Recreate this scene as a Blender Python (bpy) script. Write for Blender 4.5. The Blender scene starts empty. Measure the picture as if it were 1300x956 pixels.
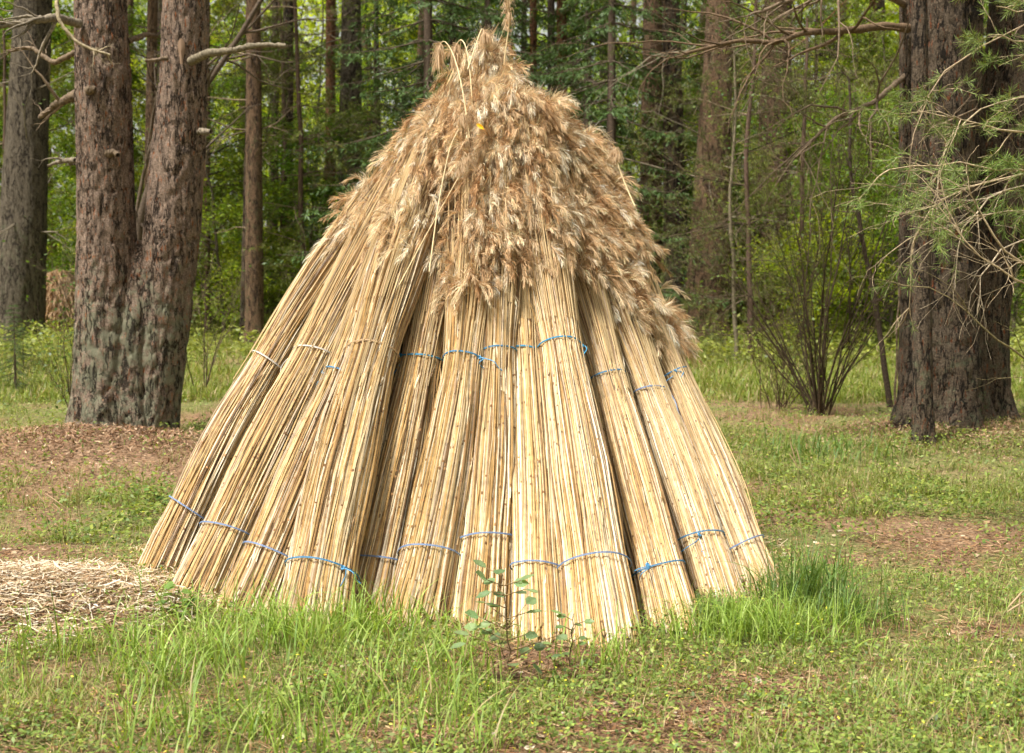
import bpy, math, numpy as np
from mathutils import Vector
R_ = np.random.default_rng
PI = math.pi
scene = bpy.context.scene
COL = scene.collection

# ------------------------------------------------------------------ camera model
F, CX, CY, CH = 1800.0, 650.0, 478.0, 1.5
PITCH = math.atan(118.0 / F)
cp, sp = math.cos(PITCH), math.sin(PITCH)
def ray(px, py):
    a, b = (px - CX) / F, -(py - CY) / F
    y, z = cp + b * sp, -sp + b * cp
    return np.array([a / y, 1.0, z / y])
def W(px, py, Y):
    return np.array([0, 0, CH]) + ray(px, py) * Y
def proj(x, y, z):
    dz = z - CH
    yc = y * cp - dz * sp; zc = y * sp + dz * cp
    yc = np.maximum(yc, .05)
    return CX + F * x / yc, CY - F * zc / yc

# ------------------------------------------------------------------ noise
def _h(ix, iy, iz, s):
    n = (ix.astype(np.int64) * 374761393 + iy.astype(np.int64) * 668265263 + iz.astype(np.int64) * 2147483647 + s * 974711) & 0xffffffff
    n = ((n ^ (n >> 13)) * 1274126177) & 0xffffffff
    n = ((n ^ (n >> 16)) * 2246822519) & 0xffffffff
    return ((n ^ (n >> 15)) & 0xffffff) / float(0xffffff)
def vnoise(x, y, z=None, s=0):
    x = np.asarray(x, float); y = np.asarray(y, float)
    z = np.zeros_like(x) if z is None else np.asarray(z, float)
    x, y, z = np.broadcast_arrays(x, y, z)
    ix, iy, iz = np.floor(x), np.floor(y), np.floor(z)
    fx, fy, fz = x - ix, y - iy, z - iz
    fx, fy, fz = [t * t * (3 - 2 * t) for t in (fx, fy, fz)]
    r = 0
    for a in (0, 1):
        for b in (0, 1):
            for c in (0, 1):
                w = (fx if a else 1 - fx) * (fy if b else 1 - fy) * (fz if c else 1 - fz)
                r = r + w * _h(ix + a, iy + b, iz + c, s)
    return r
def fbm(x, y, z=None, s=0, o=4):
    r, a, t = 0, 1.0, 0
    for k in range(o):
        f = 2 ** k
        r = r + a * vnoise(np.asarray(x) * f, np.asarray(y) * f, None if z is None else np.asarray(z) * f, s + k * 17); t += a; a *= .5
    return r / t
def sstep(a, b, x):
    t = np.clip((x - a) / (b - a), 0, 1); return t * t * (3 - 2 * t)

# ------------------------------------------------------------------ mesh collector
class MB:
    def __init__(s): s.v = []; s.c = []; s.f = []; s.fn = []; s.n = 0
    def add(s, v, quads, col, k=4):
        v = np.asarray(v, np.float32).reshape(-1, 3); n = len(v)
        c = np.asarray(col, np.float32)
        if c.ndim == 1: c = np.tile(c, (n, 1))
        s.v.append(v); s.c.append(c.reshape(-1, 3)); q = np.asarray(quads, np.int64).reshape(-1, k) + s.n
        s.f.append(q.ravel()); s.fn.append(np.full(len(q), k)); s.n += n
    def tubes(s, P, Rd, sides, col, cap=False):
        P = np.asarray(P, float)
        if P.ndim == 2: P = P[None]
        N, K, _ = P.shape
        Rd = np.broadcast_to(np.asarray(Rd, float), (N, K))
        T = np.gradient(P, axis=1); T /= np.linalg.norm(T, axis=2, keepdims=True) + 1e-9
        ref = np.where(np.abs(T[:, :1, 2:3]) > .9, np.array([1., 0, 0]), np.array([0, 0, 1.]))
        A = np.cross(T, ref); A /= np.linalg.norm(A, axis=2, keepdims=True) + 1e-9
        B = np.cross(T, A)
        an = np.arange(sides) * 2 * PI / sides
        V = P[:, :, None] + Rd[:, :, None, None] * (A[:, :, None] * np.cos(an)[:, None] + B[:, :, None] * np.sin(an)[:, None])
        base = (np.arange(N) * K * sides)[:, None, None]
        k = (np.arange(K - 1) * sides)[None, :, None]; j = np.arange(sides)[None, None]; j2 = (j + 1) % sides
        q = np.stack([base + k + j, base + k + j2, base + k + sides + j2, base + k + sides + j], -1)
        c = np.asarray(col, float)
        if c.ndim == 1: c = np.broadcast_to(c, (N, K, 3))
        elif c.ndim == 2: c = np.broadcast_to(c[:, None], (N, K, 3))
        c = np.repeat(c[:, :, None], sides, axis=2)
        s.add(V, q, c.reshape(-1, 3))
    def ribbons(s, P, Wd, side, col):
        P = np.asarray(P, float); N, K, _ = P.shape
        Wd = np.broadcast_to(np.asarray(Wd, float), (N, K)); side = np.asarray(side, float)
        if side.ndim == 2: side = side[:, None]
        side = side / (np.linalg.norm(side, axis=2, keepdims=True) + 1e-9)
        V = np.stack([P - side * Wd[:, :, None] / 2, P + side * Wd[:, :, None] / 2], 2)
        base = (np.arange(N) * K * 2)[:, None]; k = (np.arange(K - 1) * 2)[None]
        q = np.stack([base + k, base + k + 1, base + k + 3, base + k + 2], -1)
        c = np.asarray(col, float)
        if c.ndim == 1: c = np.broadcast_to(c, (N, K, 3))
        elif c.ndim == 2: c = np.broadcast_to(c[:, None], (N, K, 3))
        s.add(V, q, np.repeat(c[:, :, None], 2, axis=2).reshape(-1, 3))
    def leaves(s, pos, d, nrm, L, Wd, col):
        pos = np.asarray(pos, float); N = len(pos)
        d = d / (np.linalg.norm(d, axis=1, keepdims=True) + 1e-9)
        sd = np.cross(d, nrm); sd /= np.linalg.norm(sd, axis=1, keepdims=True) + 1e-9
        L = np.broadcast_to(np.asarray(L, float), (N,))[:, None]; Wd = np.broadcast_to(np.asarray(Wd, float), (N,))[:, None]
        V = np.stack([pos, pos + d * L * .45 + sd * Wd * .5, pos + d * L, pos + d * L * .45 - sd * Wd * .5], 1)
        q = np.arange(N * 4).reshape(N, 4)
        c = np.asarray(col, float)
        if c.ndim == 1: c = np.tile(c, (N, 1))
        s.add(V, q, np.repeat(c, 4, axis=0))
    def leaves6(s, pos, d, nrm, L, Wd, col):
        pos = np.asarray(pos, float); N = len(pos)
        d = d / (np.linalg.norm(d, axis=1, keepdims=True) + 1e-9)
        sd = np.cross(d, nrm); sd /= np.linalg.norm(sd, axis=1, keepdims=True) + 1e-9
        up = np.cross(sd, d)
        L = np.broadcast_to(np.asarray(L, float), (N,))[:, None]; Wd = np.broadcast_to(np.asarray(Wd, float), (N,))[:, None]
        V = [pos, pos + d * L * .5 - up * L * .06, pos + d * L]
        for sg in (1, -1):
            V += [pos + d * L * .22 + sg * sd * Wd * .42 + up * L * .05, pos + d * L * .62 + sg * sd * Wd * .46 + up * L * .05]
        V = np.stack(V, 1)
        fq = np.array([[0, 3, 4, 1], [0, 1, 6, 5]]); ft = np.array([[1, 4, 2], [1, 2, 6]])
        b = (np.arange(N) * 7)[:, None, None]
        c = np.asarray(col, float)
        if c.ndim == 1: c = np.tile(c, (N, 1))
        n0 = s.n
        s.add(V, fq[None] + b, np.repeat(c, 7, axis=0))
        q = (ft[None] + b + n0).reshape(-1, 3)
        s.f.append(q.ravel()); s.fn.append(np.full(len(q), 3))
    def mesh(s, name, smooth=False):
        v = np.concatenate(s.v); f = np.concatenate(s.f); fn = np.concatenate(s.fn); c = np.concatenate(s.c)
        me = bpy.data.meshes.new(name)
        me.vertices.add(len(v)); me.vertices.foreach_set('co', v.astype(np.float32).ravel())
        me.loops.add(len(f)); me.loops.foreach_set('vertex_index', f.astype(np.int32))
        me.polygons.add(len(fn)); st = np.concatenate([[0], np.cumsum(fn)[:-1]])
        me.polygons.foreach_set('loop_start', st.astype(np.int32))
        me.update(calc_edges=True)
        at = me.color_attributes.new('Col', 'FLOAT_COLOR', 'POINT')
        at.data.foreach_set('color', np.concatenate([c, np.ones((len(c), 1))], 1).astype(np.float32).ravel())
        me.polygons.foreach_set('use_smooth', np.full(len(fn), smooth))
        me.update()
        return me
    def build(s, name, mat, parent=None, smooth=False, origin=None):
        if origin is not None:
            s.v = [a - np.asarray(origin, np.float32) for a in s.v]
        me = s.mesh(name, smooth); me.materials.append(mat)
        o = bpy.data.objects.new(name, me); COL.objects.link(o)
        if parent is not None: o.parent = parent
        elif origin is not None: o.location = origin
        return o

def tag(o, label=None, cat=None, group=None, kind=None):
    if label: o['label'] = label
    if cat: o['category'] = cat
    if group: o['group'] = group
    if kind: o['kind'] = kind
    return o
def empty(name, loc, label, cat, group=None):
    o = bpy.data.objects.new(name, None); COL.objects.link(o)
    o.location = [float(t) for t in loc]; o.empty_display_size = .2
    return tag(o, label, cat, group)
def dup(root, loc, rz=0, sc=1.0, label=None, cat=None, group=None, swap=None):
    r = root.copy(); COL.objects.link(r); r.location = [float(t) for t in loc]; r.rotation_euler = (0, 0, rz)
    r.scale = (sc, sc, sc) if np.isscalar(sc) else sc
    tag(r, label, cat, group)
    for ch in list(root.children):
        c = ch.copy(); COL.objects.link(c); c.parent = r
        for g in list(ch.children):
            d = g.copy(); COL.objects.link(d); d.parent = c
    return r

# ------------------------------------------------------------------ materials
def newmat(name):
    m = bpy.data.materials.new(name); m.use_nodes = True
    nt = m.node_tree; nt.nodes.clear()
    return m, nt, nt.nodes, nt.links
def attr_mat(name, rough=.7, spec=.3, transl=0.0, hue_rand=0.0, val_rand=0.0, noise=0.0, nscale=20, tcol=(1.0, 1.0, .55), gain=1.0, bump=0.0):
    m, nt, N, L = newmat(name)
    out = N.new('ShaderNodeOutputMaterial'); a = N.new('ShaderNodeAttribute'); a.attribute_name = 'Col'
    col = a.outputs['Color']
    hsv = N.new('ShaderNodeHueSaturation'); hsv.inputs['Value'].default_value = gain
    L.new(col, hsv.inputs['Color']); col = hsv.outputs[0]
    if hue_rand or val_rand:
        oi = N.new('ShaderNodeObjectInfo')
        mr = N.new('ShaderNodeMapRange'); mr.inputs['To Min'].default_value = .5 - hue_rand; mr.inputs['To Max'].default_value = .5 + hue_rand
        L.new(oi.outputs['Random'], mr.inputs['Value']); L.new(mr.outputs[0], hsv.inputs['Hue'])
        w = N.new('ShaderNodeTexWhiteNoise'); w.noise_dimensions = '1D'; L.new(oi.outputs['Random'], w.inputs['W'])
        m2 = N.new('ShaderNodeMapRange'); m2.inputs['To Min'].default_value = gain * (1 - val_rand); m2.inputs['To Max'].default_value = gain * (1 + val_rand)
        L.new(w.outputs['Value'], m2.inputs['Value']); L.new(m2.outputs[0], hsv.inputs['Value'])
    if noise:
        tc = N.new('ShaderNodeTexCoord'); nz = N.new('ShaderNodeTexNoise'); nz.inputs['Scale'].default_value = nscale; nz.inputs['Detail'].default_value = 4
        L.new(tc.outputs['Object'], nz.inputs['Vector'])
        mp = N.new('ShaderNodeMapRange'); mp.inputs['From Min'].default_value = .3; mp.inputs['From Max'].default_value = .7
        mp.inputs['To Min'].default_value = 1 - noise; mp.inputs['To Max'].default_value = 1 + noise
        L.new(nz.outputs['Fac'], mp.inputs['Value'])
        mx = N.new('ShaderNodeMix'); mx.data_type = 'RGBA'; mx.blend_type = 'MULTIPLY'; mx.inputs[0].default_value = 1
        L.new(col, mx.inputs[6]); L.new(mp.outputs[0], mx.inputs[7]); col = mx.outputs[2]
    p = N.new('ShaderNodeBsdfPrincipled'); p.inputs['Roughness'].default_value = rough
    p.inputs['Specular IOR Level'].default_value = spec
    L.new(col, p.inputs['Base Color'])
    sh = p.outputs[0]
    if transl:
        t = N.new('ShaderNodeBsdfTranslucent')
        mt = N.new('ShaderNodeMix'); mt.data_type = 'RGBA'; mt.blend_type = 'MULTIPLY'; mt.inputs[0].default_value = 1
        L.new(col, mt.inputs[6]); mt.inputs[7].default_value = (*tcol, 1)
        L.new(mt.outputs[2], t.inputs['Color'])
        ms = N.new('ShaderNodeMixShader'); ms.inputs[0].default_value = transl
        L.new(p.outputs[0], ms.inputs[1]); L.new(t.outputs[0], ms.inputs[2]); sh = ms.outputs[0]
    L.new(sh, out.inputs[0])
    return m

def bark_mat(name, plate, fiss, alt, lichen=(.16, .18, .10), lich=.0, lz=1.2, sc=1.0, gain=1.0, orange=None):
    m, nt, N, L = newmat(name)
    out = N.new('ShaderNodeOutputMaterial'); p = N.new('ShaderNodeBsdfPrincipled'); p.inputs['Roughness'].default_value = .9
    p.inputs['Specular IOR Level'].default_value = .15
    tc = N.new('ShaderNodeTexCoord')
    mp = N.new('ShaderNodeMapping'); mp.inputs['Scale'].default_value = (40 * sc, 40 * sc, 10 * sc)
    L.new(tc.outputs['Object'], mp.inputs['Vector'])
    nz = N.new('ShaderNodeTexNoise'); nz.inputs['Scale'].default_value = .9; nz.inputs['Detail'].default_value = 6
    L.new(mp.outputs[0], nz.inputs['Vector'])
    vm = N.new('ShaderNodeVectorMath'); vm.operation = 'SCALE'; vm.inputs['Scale'].default_value = 3.6
    L.new(nz.outputs['Color'], vm.inputs[0])
    va = N.new('ShaderNodeVectorMath'); va.operation = 'ADD'; L.new(mp.outputs[0], va.inputs[0]); L.new(vm.outputs[0], va.inputs[1])
    vo = N.new('ShaderNodeTexVoronoi'); vo.feature = 'DISTANCE_TO_EDGE'; vo.inputs['Scale'].default_value = .55; L.new(va.outputs[0], vo.inputs['Vector'])
    vc = N.new('ShaderNodeTexVoronoi'); vc.inputs['Scale'].default_value = .55; L.new(va.outputs[0], vc.inputs['Vector'])
    vf = N.new('ShaderNodeTexVoronoi'); vf.inputs['Scale'].default_value = 2.1; L.new(va.outputs[0], vf.inputs['Vector'])
    cr = N.new('ShaderNodeMapRange'); cr.inputs['From Max'].default_value = .13; cr.inputs['To Min'].default_value = .12; cr.interpolation_type = 'SMOOTHSTEP'
    nk = N.new('ShaderNodeTexNoise'); nk.inputs['Scale'].default_value = .35; nk.inputs['Detail'].default_value = 4; L.new(mp.outputs[0], nk.inputs['Vector'])
    ka = N.new('ShaderNodeMath'); ka.operation = 'MULTIPLY_ADD'; ka.inputs[1].default_value = .55; ka.inputs[2].default_value = -.24; L.new(nk.outputs['Fac'], ka.inputs[0])
    kb = N.new('ShaderNodeMath'); kb.operation = 'ADD'; L.new(vo.outputs['Distance'], kb.inputs[0]); L.new(ka.outputs[0], kb.inputs[1])
    L.new(kb.outputs[0], cr.inputs['Value'])
    # plate colour variation
    sep = N.new('ShaderNodeSeparateColor'); L.new(vf.outputs['Color'], sep.inputs[0])
    mixp = N.new('ShaderNodeMix'); mixp.data_type = 'RGBA'; L.new(sep.outputs[0], mixp.inputs[0])
    mixp.inputs[6].default_value = (*plate, 1); mixp.inputs[7].default_value = (*alt, 1)
    nf = N.new('ShaderNodeTexNoise'); nf.inputs['Scale'].default_value = 90 * sc; nf.inputs['Detail'].default_value = 5; L.new(tc.outputs['Object'], nf.inputs['Vector'])
    mf = N.new('ShaderNodeMapRange'); mf.inputs['From Min'].default_value = .3; mf.inputs['From Max'].default_value = .7; mf.inputs['To Min'].default_value = .45 * gain; mf.inputs['To Max'].default_value = 1.75 * gain
    L.new(nf.outputs['Fac'], mf.inputs['Value'])
    mm = N.new('ShaderNodeMix'); mm.data_type = 'RGBA'; mm.blend_type = 'MULTIPLY'; mm.inputs[0].default_value = 1
    L.new(mixp.outputs[2], mm.inputs[6]); L.new(mf.outputs[0], mm.inputs[7]); col = mm.outputs[2]
    if orange:
        no = N.new('ShaderNodeTexNoise'); no.inputs['Scale'].default_value = 1.3; no.inputs['Detail'].default_value = 5; L.new(mp.outputs[0], no.inputs['Vector'])
        ro = N.new('ShaderNodeMapRange'); ro.inputs['From Min'].default_value = .60; ro.inputs['From Max'].default_value = .66; L.new(no.outputs['Fac'], ro.inputs['Value'])
        mo = N.new('ShaderNodeMix'); mo.data_type = 'RGBA'; L.new(ro.outputs[0], mo.inputs[0]); L.new(col, mo.inputs[6]); mo.inputs[7].default_value = (*orange, 1); col = mo.outputs[2]
    if lich > 0:
        nl = N.new('ShaderNodeTexNoise'); nl.inputs['Scale'].default_value = 7; nl.inputs['Detail'].default_value = 10; nl.inputs['Roughness'].default_value = .85; L.new(tc.outputs['Object'], nl.inputs['Vector'])
        sx = N.new('ShaderNodeSeparateXYZ'); L.new(tc.outputs['Object'], sx.inputs[0])
        hz = N.new('ShaderNodeMapRange'); hz.inputs['From Min'].default_value = lz; hz.inputs['From Max'].default_value = lz + 1.2; hz.inputs['To Min'].default_value = lich; hz.inputs['To Max'].default_value = lich * .18
        L.new(sx.outputs[2], hz.inputs['Value'])
        ad = N.new('ShaderNodeMath'); ad.operation = 'ADD'; L.new(nl.outputs['Fac'], ad.inputs[0]); L.new(hz.outputs[0], ad.inputs[1])
        rl = N.new('ShaderNodeMapRange'); rl.inputs['From Min'].default_value = .65; rl.inputs['From Max'].default_value = .74; rl.inputs['To Max'].default_value = .8; L.new(ad.outputs[0], rl.inputs['Value'])
        ml = N.new('ShaderNodeMix'); ml.data_type = 'RGBA'; L.new(rl.outputs[0], ml.inputs[0]); L.new(col, ml.inputs[6]); ml.inputs[7].default_value = (*lichen, 1); col = ml.outputs[2]
    mc = N.new('ShaderNodeMix'); mc.data_type = 'RGBA'; L.new(cr.outputs[0], mc.inputs[0]); mc.inputs[6].default_value = (*fiss, 1); L.new(col, mc.inputs[7])
    L.new(mc.outputs[2], p.inputs['Base Color'])
    hgt = N.new('ShaderNodeMath'); hgt.operation = 'MULTIPLY_ADD'; hgt.inputs[1].default_value = .35; L.new(nf.outputs['Fac'], hgt.inputs[0]); L.new(cr.outputs[0], hgt.inputs[2])
    h2 = N.new('ShaderNodeMath'); h2.operation = 'MULTIPLY_ADD'; h2.inputs[1].default_value = .5; L.new(sep.outputs[1], h2.inputs[0]); L.new(hgt.outputs[0], h2.inputs[2])
    b = N.new('ShaderNodeBump'); b.inputs['Strength'].default_value = .9; b.inputs['Distance'].default_value = .035 / sc; L.new(h2.outputs[0], b.inputs['Height'])
    L.new(b.outputs[0], p.inputs['Normal']); L.new(p.outputs[0], out.inputs[0])
    return m

M_reed = attr_mat('reed_straw', .5, .35, transl=.12, tcol=(1, .9, .7), noise=.18, nscale=35)
M_plume = attr_mat('reed_plume', .75, .2, transl=.3, tcol=(1, .85, .65))
M_twine = attr_mat('blue_twine', .6, .3)
M_blade = attr_mat('grass_blade', .5, .35, transl=.4, tcol=(1, 1, .5), gain=1.0)
M_leaf = attr_mat('broad_leaf', .45, .4, transl=.45, hue_rand=.018, val_rand=.3, tcol=(1.1, 1.1, .35))
M_needle = attr_mat('conifer_needles', .5, .3, transl=.25, hue_rand=.012, val_rand=.25)
M_twig = attr_mat('bare_twig', .85, .15, noise=.5, nscale=45)
M_litter = attr_mat('dry_litter', .8, .2, transl=.1)
M_bark_main = bark_mat('pine_bark', (.16, .112, .08), (.02, .014, .01), (.25, .18, .135), lichen=(.19, .2, .13), lich=.21, lz=.9, orange=(.28, .105, .045))
M_bark_grey = bark_mat('grey_pine_bark', (.10, .078, .055), (.02, .014, .01), (.14, .115, .085), lichen=(.13, .14, .08), lich=.13, lz=2, sc=.9)
M_bark_dark = bark_mat('dark_pine_bark', (.07, .05, .033), (.008, .006, .005), (.11, .082, .058), lichen=(.11, .12, .07), lich=.13, lz=.8, sc=.8, orange=(.14, .05, .022))
M_bark_red = bark_mat('red_pine_bark', (.24, .105, .045), (.05, .022, .014), (.17, .09, .05), sc=1.3)
M_bark_moss = bark_mat('mossy_bark', (.075, .055, .03), (.015, .012, .007), (.095, .08, .035), lichen=(.09, .10, .035), lich=.2, lz=.5)
M_bark_bg = bark_mat('brown_tree_bark', (.105, .07, .042), (.02, .013, .01), (.18, .105, .062), lichen=(.12, .14, .06), lich=.12, lz=4)

# ------------------------------------------------------------------ ground
MOUNDS = []
def gh0(x, y):
    return .03 * np.maximum(0, y - 11) * sstep(9, 15, y)
def gh(x, y):
    x = np.asarray(x, float); y = np.asarray(y, float)
    z = gh0(x, y) + (fbm(x * .9, y * .9, s=3, o=3) - .5) * .07
    z = z + (fbm(x * 5, y * 5, s=9, o=3) - .5) * .03
    for (mx, my, rx, ry, h) in MOUNDS:
        d2 = ((x - mx) / rx) ** 2 + ((y - my) / ry) ** 2
        z = z + h * np.exp(-d2)
    return z
def G(px, py):
    r = ray(px, py); lo, hi = 2.0, 120.0
    for Y in np.arange(2, 120, .25):
        p = np.array([0, 0, CH]) + r * Y
        if p[2] < float(gh0(p[0], p[1])): break
    for _ in range(3):
        pass
    return p[0], p[1]
def Gp(px, py):
    x, y = G(px, py); return np.array([x, y, float(gh(x, y))])
twx, twy = G(160, 566)
rtx, rty = G(1212, 552)
MOUNDS += [(twx - .3, twy - .6, 1.2, .9, .2), (rtx, rty - .2, 1.0, .8, .13)]
spx, spy = G(45, 772)
MOUNDS += [(spx - .15, spy, .8, .62, .10)]

BARE = [(1120, 790, 70, 14, .7), (1240, 800, 60, 12, .7), (830, 900, 120, 18, .7), (420, 862, 60, 10, .6), (40, 640, 60, 20, .6), (1060, 640, 60, 14, .6), (1210, 690, 130, 32, 1.0), (1090, 705, 70, 18, .6), (110, 590, 190, 36, 1.1), (30, 575, 120, 25, .8), (720, 838, 150, 18, 1.0), (960, 862, 130, 18, 1.0),
        (300, 640, 70, 40, .5), (950, 640, 50, 25, .45), (30, 760, 160, 60, 1.3), (1190, 545, 90, 14, .9), (830, 470, 60, 30, .5), (1150, 425, 150, 10, .5), (1000, 520, 130, 14, .5), (250, 690, 60, 25, .6), (1000, 915, 280, 26, .55), (180, 900, 120, 22, .3), (560, 930, 120, 16, .6)]
def bare(x, y):
    px, py = proj(x, y, gh0(x, y))
    b = np.zeros_like(px)
    for (cx, cy, rx, ry, a) in BARE:
        b = np.maximum(b, a * np.exp(-(((px - cx) / rx) ** 2 + ((py - cy) / ry) ** 2) ** 1.3))
    return b
def axis(segs):
    out = []
    for a, b, n in segs: out += list(np.linspace(a, b, n, endpoint=False))
    return np.array(out + [segs[-1][1]])
xs = axis([(-250, -60, 12), (-60, -12, 30), (-12, -4, 50), (-4, 4, 150), (4, 12, 50), (12, 60, 30), (60, 250, 12)])
ys = axis([(-15, 3, 12), (3, 10, 150), (10, 20, 90), (20, 60, 70), (60, 400, 40)])
GX, GY = np.meshgrid(xs, ys)
GZ = gh(GX, GY)
br = bare(GX, GY); nz = fbm(GX * 1.7, GY * 1.7, s=31, o=4)
gm = np.clip(sstep(.3, .62, nz + .12 - br * .6), 0, 1)
brown = np.array([.27, .18, .11]); green = np.array([.17, .165, .06]); red = np.array([.20, .11, .062])
nb = fbm(GX * 2.3, GY * 2.3, s=77, o=4)[..., None]
gc = (brown * (1 - nb) + red * nb) * (1 - gm[..., None]) + green * gm[..., None]
far = sstep(16, 30, GY)[..., None]
gc = gc * (1 - far) + (np.array([.20, .21, .05]) * .7 + gc * .3) * far
mbm = MB(); nx_, ny_ = len(xs), len(ys)
i = np.arange(ny_ - 1)[:, None] * nx_ + np.arange(nx_ - 1)[None]
q = np.stack([i, i + 1, i + nx_ + 1, i + nx_], -1)
mbm.add(np.stack([GX, GY, GZ], -1), q, gc.reshape(-1, 3))
M_ground = attr_mat('forest_floor', .95, .1)
def ground_extra(m):
    nt = m.node_tree; N, L = nt.nodes, nt.links
    p = [n for n in N if n.type == 'BSDF_PRINCIPLED'][0]; src = p.inputs['Base Color'].links[0].from_socket
    tc = N.new('ShaderNodeTexCoord')
    n1 = N.new('ShaderNodeTexNoise'); n1.inputs['Scale'].default_value = 28; n1.inputs['Detail'].default_value = 8; n1.inputs['Roughness'].default_value = .7
    L.new(tc.outputs['Object'], n1.inputs['Vector'])
    v = N.new('ShaderNodeTexVoronoi'); v.inputs['Scale'].default_value = 60; L.new(tc.outputs['Object'], v.inputs['Vector'])
    mr = N.new('ShaderNodeMapRange'); mr.inputs['From Min'].default_value = .3; mr.inputs['From Max'].default_value = .7; mr.inputs['To Min'].default_value = .35; mr.inputs['To Max'].default_value = 1.8
    L.new(n1.outputs['Fac'], mr.inputs['Value'])
    mx = N.new('ShaderNodeMix'); mx.data_type = 'RGBA'; mx.blend_type = 'MULTIPLY'; mx.inputs[0].default_value = 1
    L.new(src, mx.inputs[6]); L.new(mr.outputs[0], mx.inputs[7]); L.new(mx.outputs[2], p.inputs['Base Color'])
    b = N.new('ShaderNodeBump'); b.inputs['Strength'].default_value = 1; b.inputs['Distance'].default_value = .03
    L.new(n1.outputs['Fac'], b.inputs['Height']); L.new(b.outputs[0], p.inputs['Normal'])
ground_extra(M_ground)
tag(mbm.build('ground', M_ground, smooth=True), 'forest floor of brown needle litter and thin moss', 'ground', kind='structure')

# ------------------------------------------------------------------ reed bundles
SC = np.array([-.28, 7.75])       # plan centre of the stack
def unit(v): return v / (np.linalg.norm(v, axis=-1, keepdims=True) + 1e-9)
STRAW = np.array([[.60, .415, .19], [.71, .55, .33], [.50, .31, .12], [.78, .67, .49], [.36, .215, .095], [.18, .105, .05], [.54, .41, .28]])
STRAWP = np.array([.24, .22, .17, .12, .12, .06, .07])
def bundle(spec):
    (name, label, B, Mi, T, rb, ru, rt, tp, nst, npl, t_lo, lo_col, up_col, knots, seed) = spec
    rg = R_(seed)
    B, Mi, T = np.array(B), np.array(Mi), np.array(T)
    L1, L2 = np.linalg.norm(Mi - B), np.linalg.norm(T - Mi); tm = L1 / (L1 + L2); Ltot = L1 + L2
    # quadratic through B (t=0), Mi (t=tm), T (t=1)
    c0 = B; c2 = ((Mi - B) / tm - (T - B)) / (tm - 1); c1 = (T - B) - c2
    def C(t): t = np.asarray(t)[..., None]; return c0 + c1 * t + c2 * t * t
    ax = unit(T - B)
    out = np.array([B[0] - SC[0], B[1] - SC[1], 0]); out = unit(out)
    e1 = unit(np.cross(ax, out)); e2 = unit(np.cross(e1, ax)); 
    if np.dot(e2, out) < 0: e2 = -e2
    kt = np.array([-.1, 0, t_lo, tm * .55, tm, min(.97, tm + .25), 1.15])
    kr = np.array([rb * 1.04, rb * 1.0, rb * .90, (rb + ru) * .49, ru * .93, ru * .35 + rt * .65, rt])
    def Rr(t): return np.interp(t, kt, kr)
    nst = int(nst * 1.35)
    root = empty('reed_bundle', (B[0], B[1], float(gh(B[0], B[1]))), label, 'reed bundle', 'reed bundles leaning together in the stack')
    org = np.array(root.location)
    tw = rg.random(nst) * 2 * PI
    rr = np.where(rg.random(nst) < .72, .82 + .2 * rg.random(nst), np.sqrt(rg.random(nst)) * .9)
    # front half (outward) gets more
    ang = np.where(rg.random(nst) < .7, PI / 2 + (rg.random(nst) - .5) * 3.7, tw)
    u, v = rr * np.cos(ang), rr * np.sin(ang) * .85
    K = 11
    tend = np.clip(rg.normal(tp + .07, .06, nst), tp - .05, 1.0)
    zoff = (e1[2] * u + e2[2] * v) * rb
    t0 = -zoff / (c1[2]) + rg.normal(0, .007, nst) - (B[2] - gh(B[0], B[1])) / c1[2]
    t0 += rg.random(nst) ** 3 * .03
    s = np.linspace(0, 1, K)
    t = t0[:, None] + (tend - t0)[:, None] * s
    Rt = Rr(t)
    wob = np.cumsum(rg.normal(0, .028, (nst, K, 2)), axis=1) * (1 - .8 * np.exp(-((t[..., None] - t_lo) / .06) ** 2)) * (1 - .8 * np.exp(-((t[..., None] - tm) / .07) ** 2))
    lift = np.maximum(0, rg.normal(-.02, .06, nst))[:, None] * np.sin(s * PI) * (rr > .8)[:, None]
    uu = u[:, None] + wob[..., 0]; vv = v[:, None] + wob[..., 1] + lift
    P = C(t) + (Rt * uu)[..., None] * e1 + (Rt * vv)[..., None] * e2
    col = STRAW[rg.choice(len(STRAW), nst, p=STRAWP)] * (1 + rg.normal(0, .13, (nst, 1)))
    along = 1 + (fbm(t * 9, np.arange(nst)[:, None] * 3.7, s=seed, o=2) - .5) * .35
    pcol = col[:, None] * along[..., None] * (1 - .12 * sstep(tp - .25, tp + .1, t)[..., None] * np.array([.6, 1, 1.4]))
    rad = (.0026 + .0021 * rg.random(nst))[:, None] * np.interp(t, [0, tm, 1], [1.12, .9, .5])
    mb = MB(); mb.tubes(P, rad, 4, np.clip(pcol, .02, .92))
    # stalk joints
    nn = nst * 2
    idx = rg.integers(0, nst, nn); sj = rg.random(nn) ** .8 * .8
    f = sj * (K - 1); k0 = np.floor(f).astype(int); fr = (f - k0)[:, None]
    Pj = P[idx, k0] * (1 - fr) + P[idx, k0 + 1] * fr; Tj = unit(P[idx, k0 + 1] - P[idx, k0])
    Lj = (.0035 + .004 * rg.random(nn))[:, None]
    PJ = np.stack([Pj - Tj * Lj, Pj, Pj + Tj * Lj], 1)
    rj = rad[idx, k0][:, None] * np.array([1.05, 1.35, 1.05])
    cj = np.array([.20, .11, .05]) * (1 + rg.random((nn, 1)) ** 2 * 2.0)
    mb.tubes(PJ, rj, 4, cj)
    # loose sheath leaves clinging to the stalks
    nl = nst // 4
    idx = rg.integers(0, nst, nl); k0 = rg.integers(0, K - 2, nl)
    Tj = unit(P[idx, k0 + 1] - P[idx, k0]); ll = (.05 + .14 * rg.random(nl))[:, None]
    st = P[idx, k0] + e2 * .006
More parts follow.
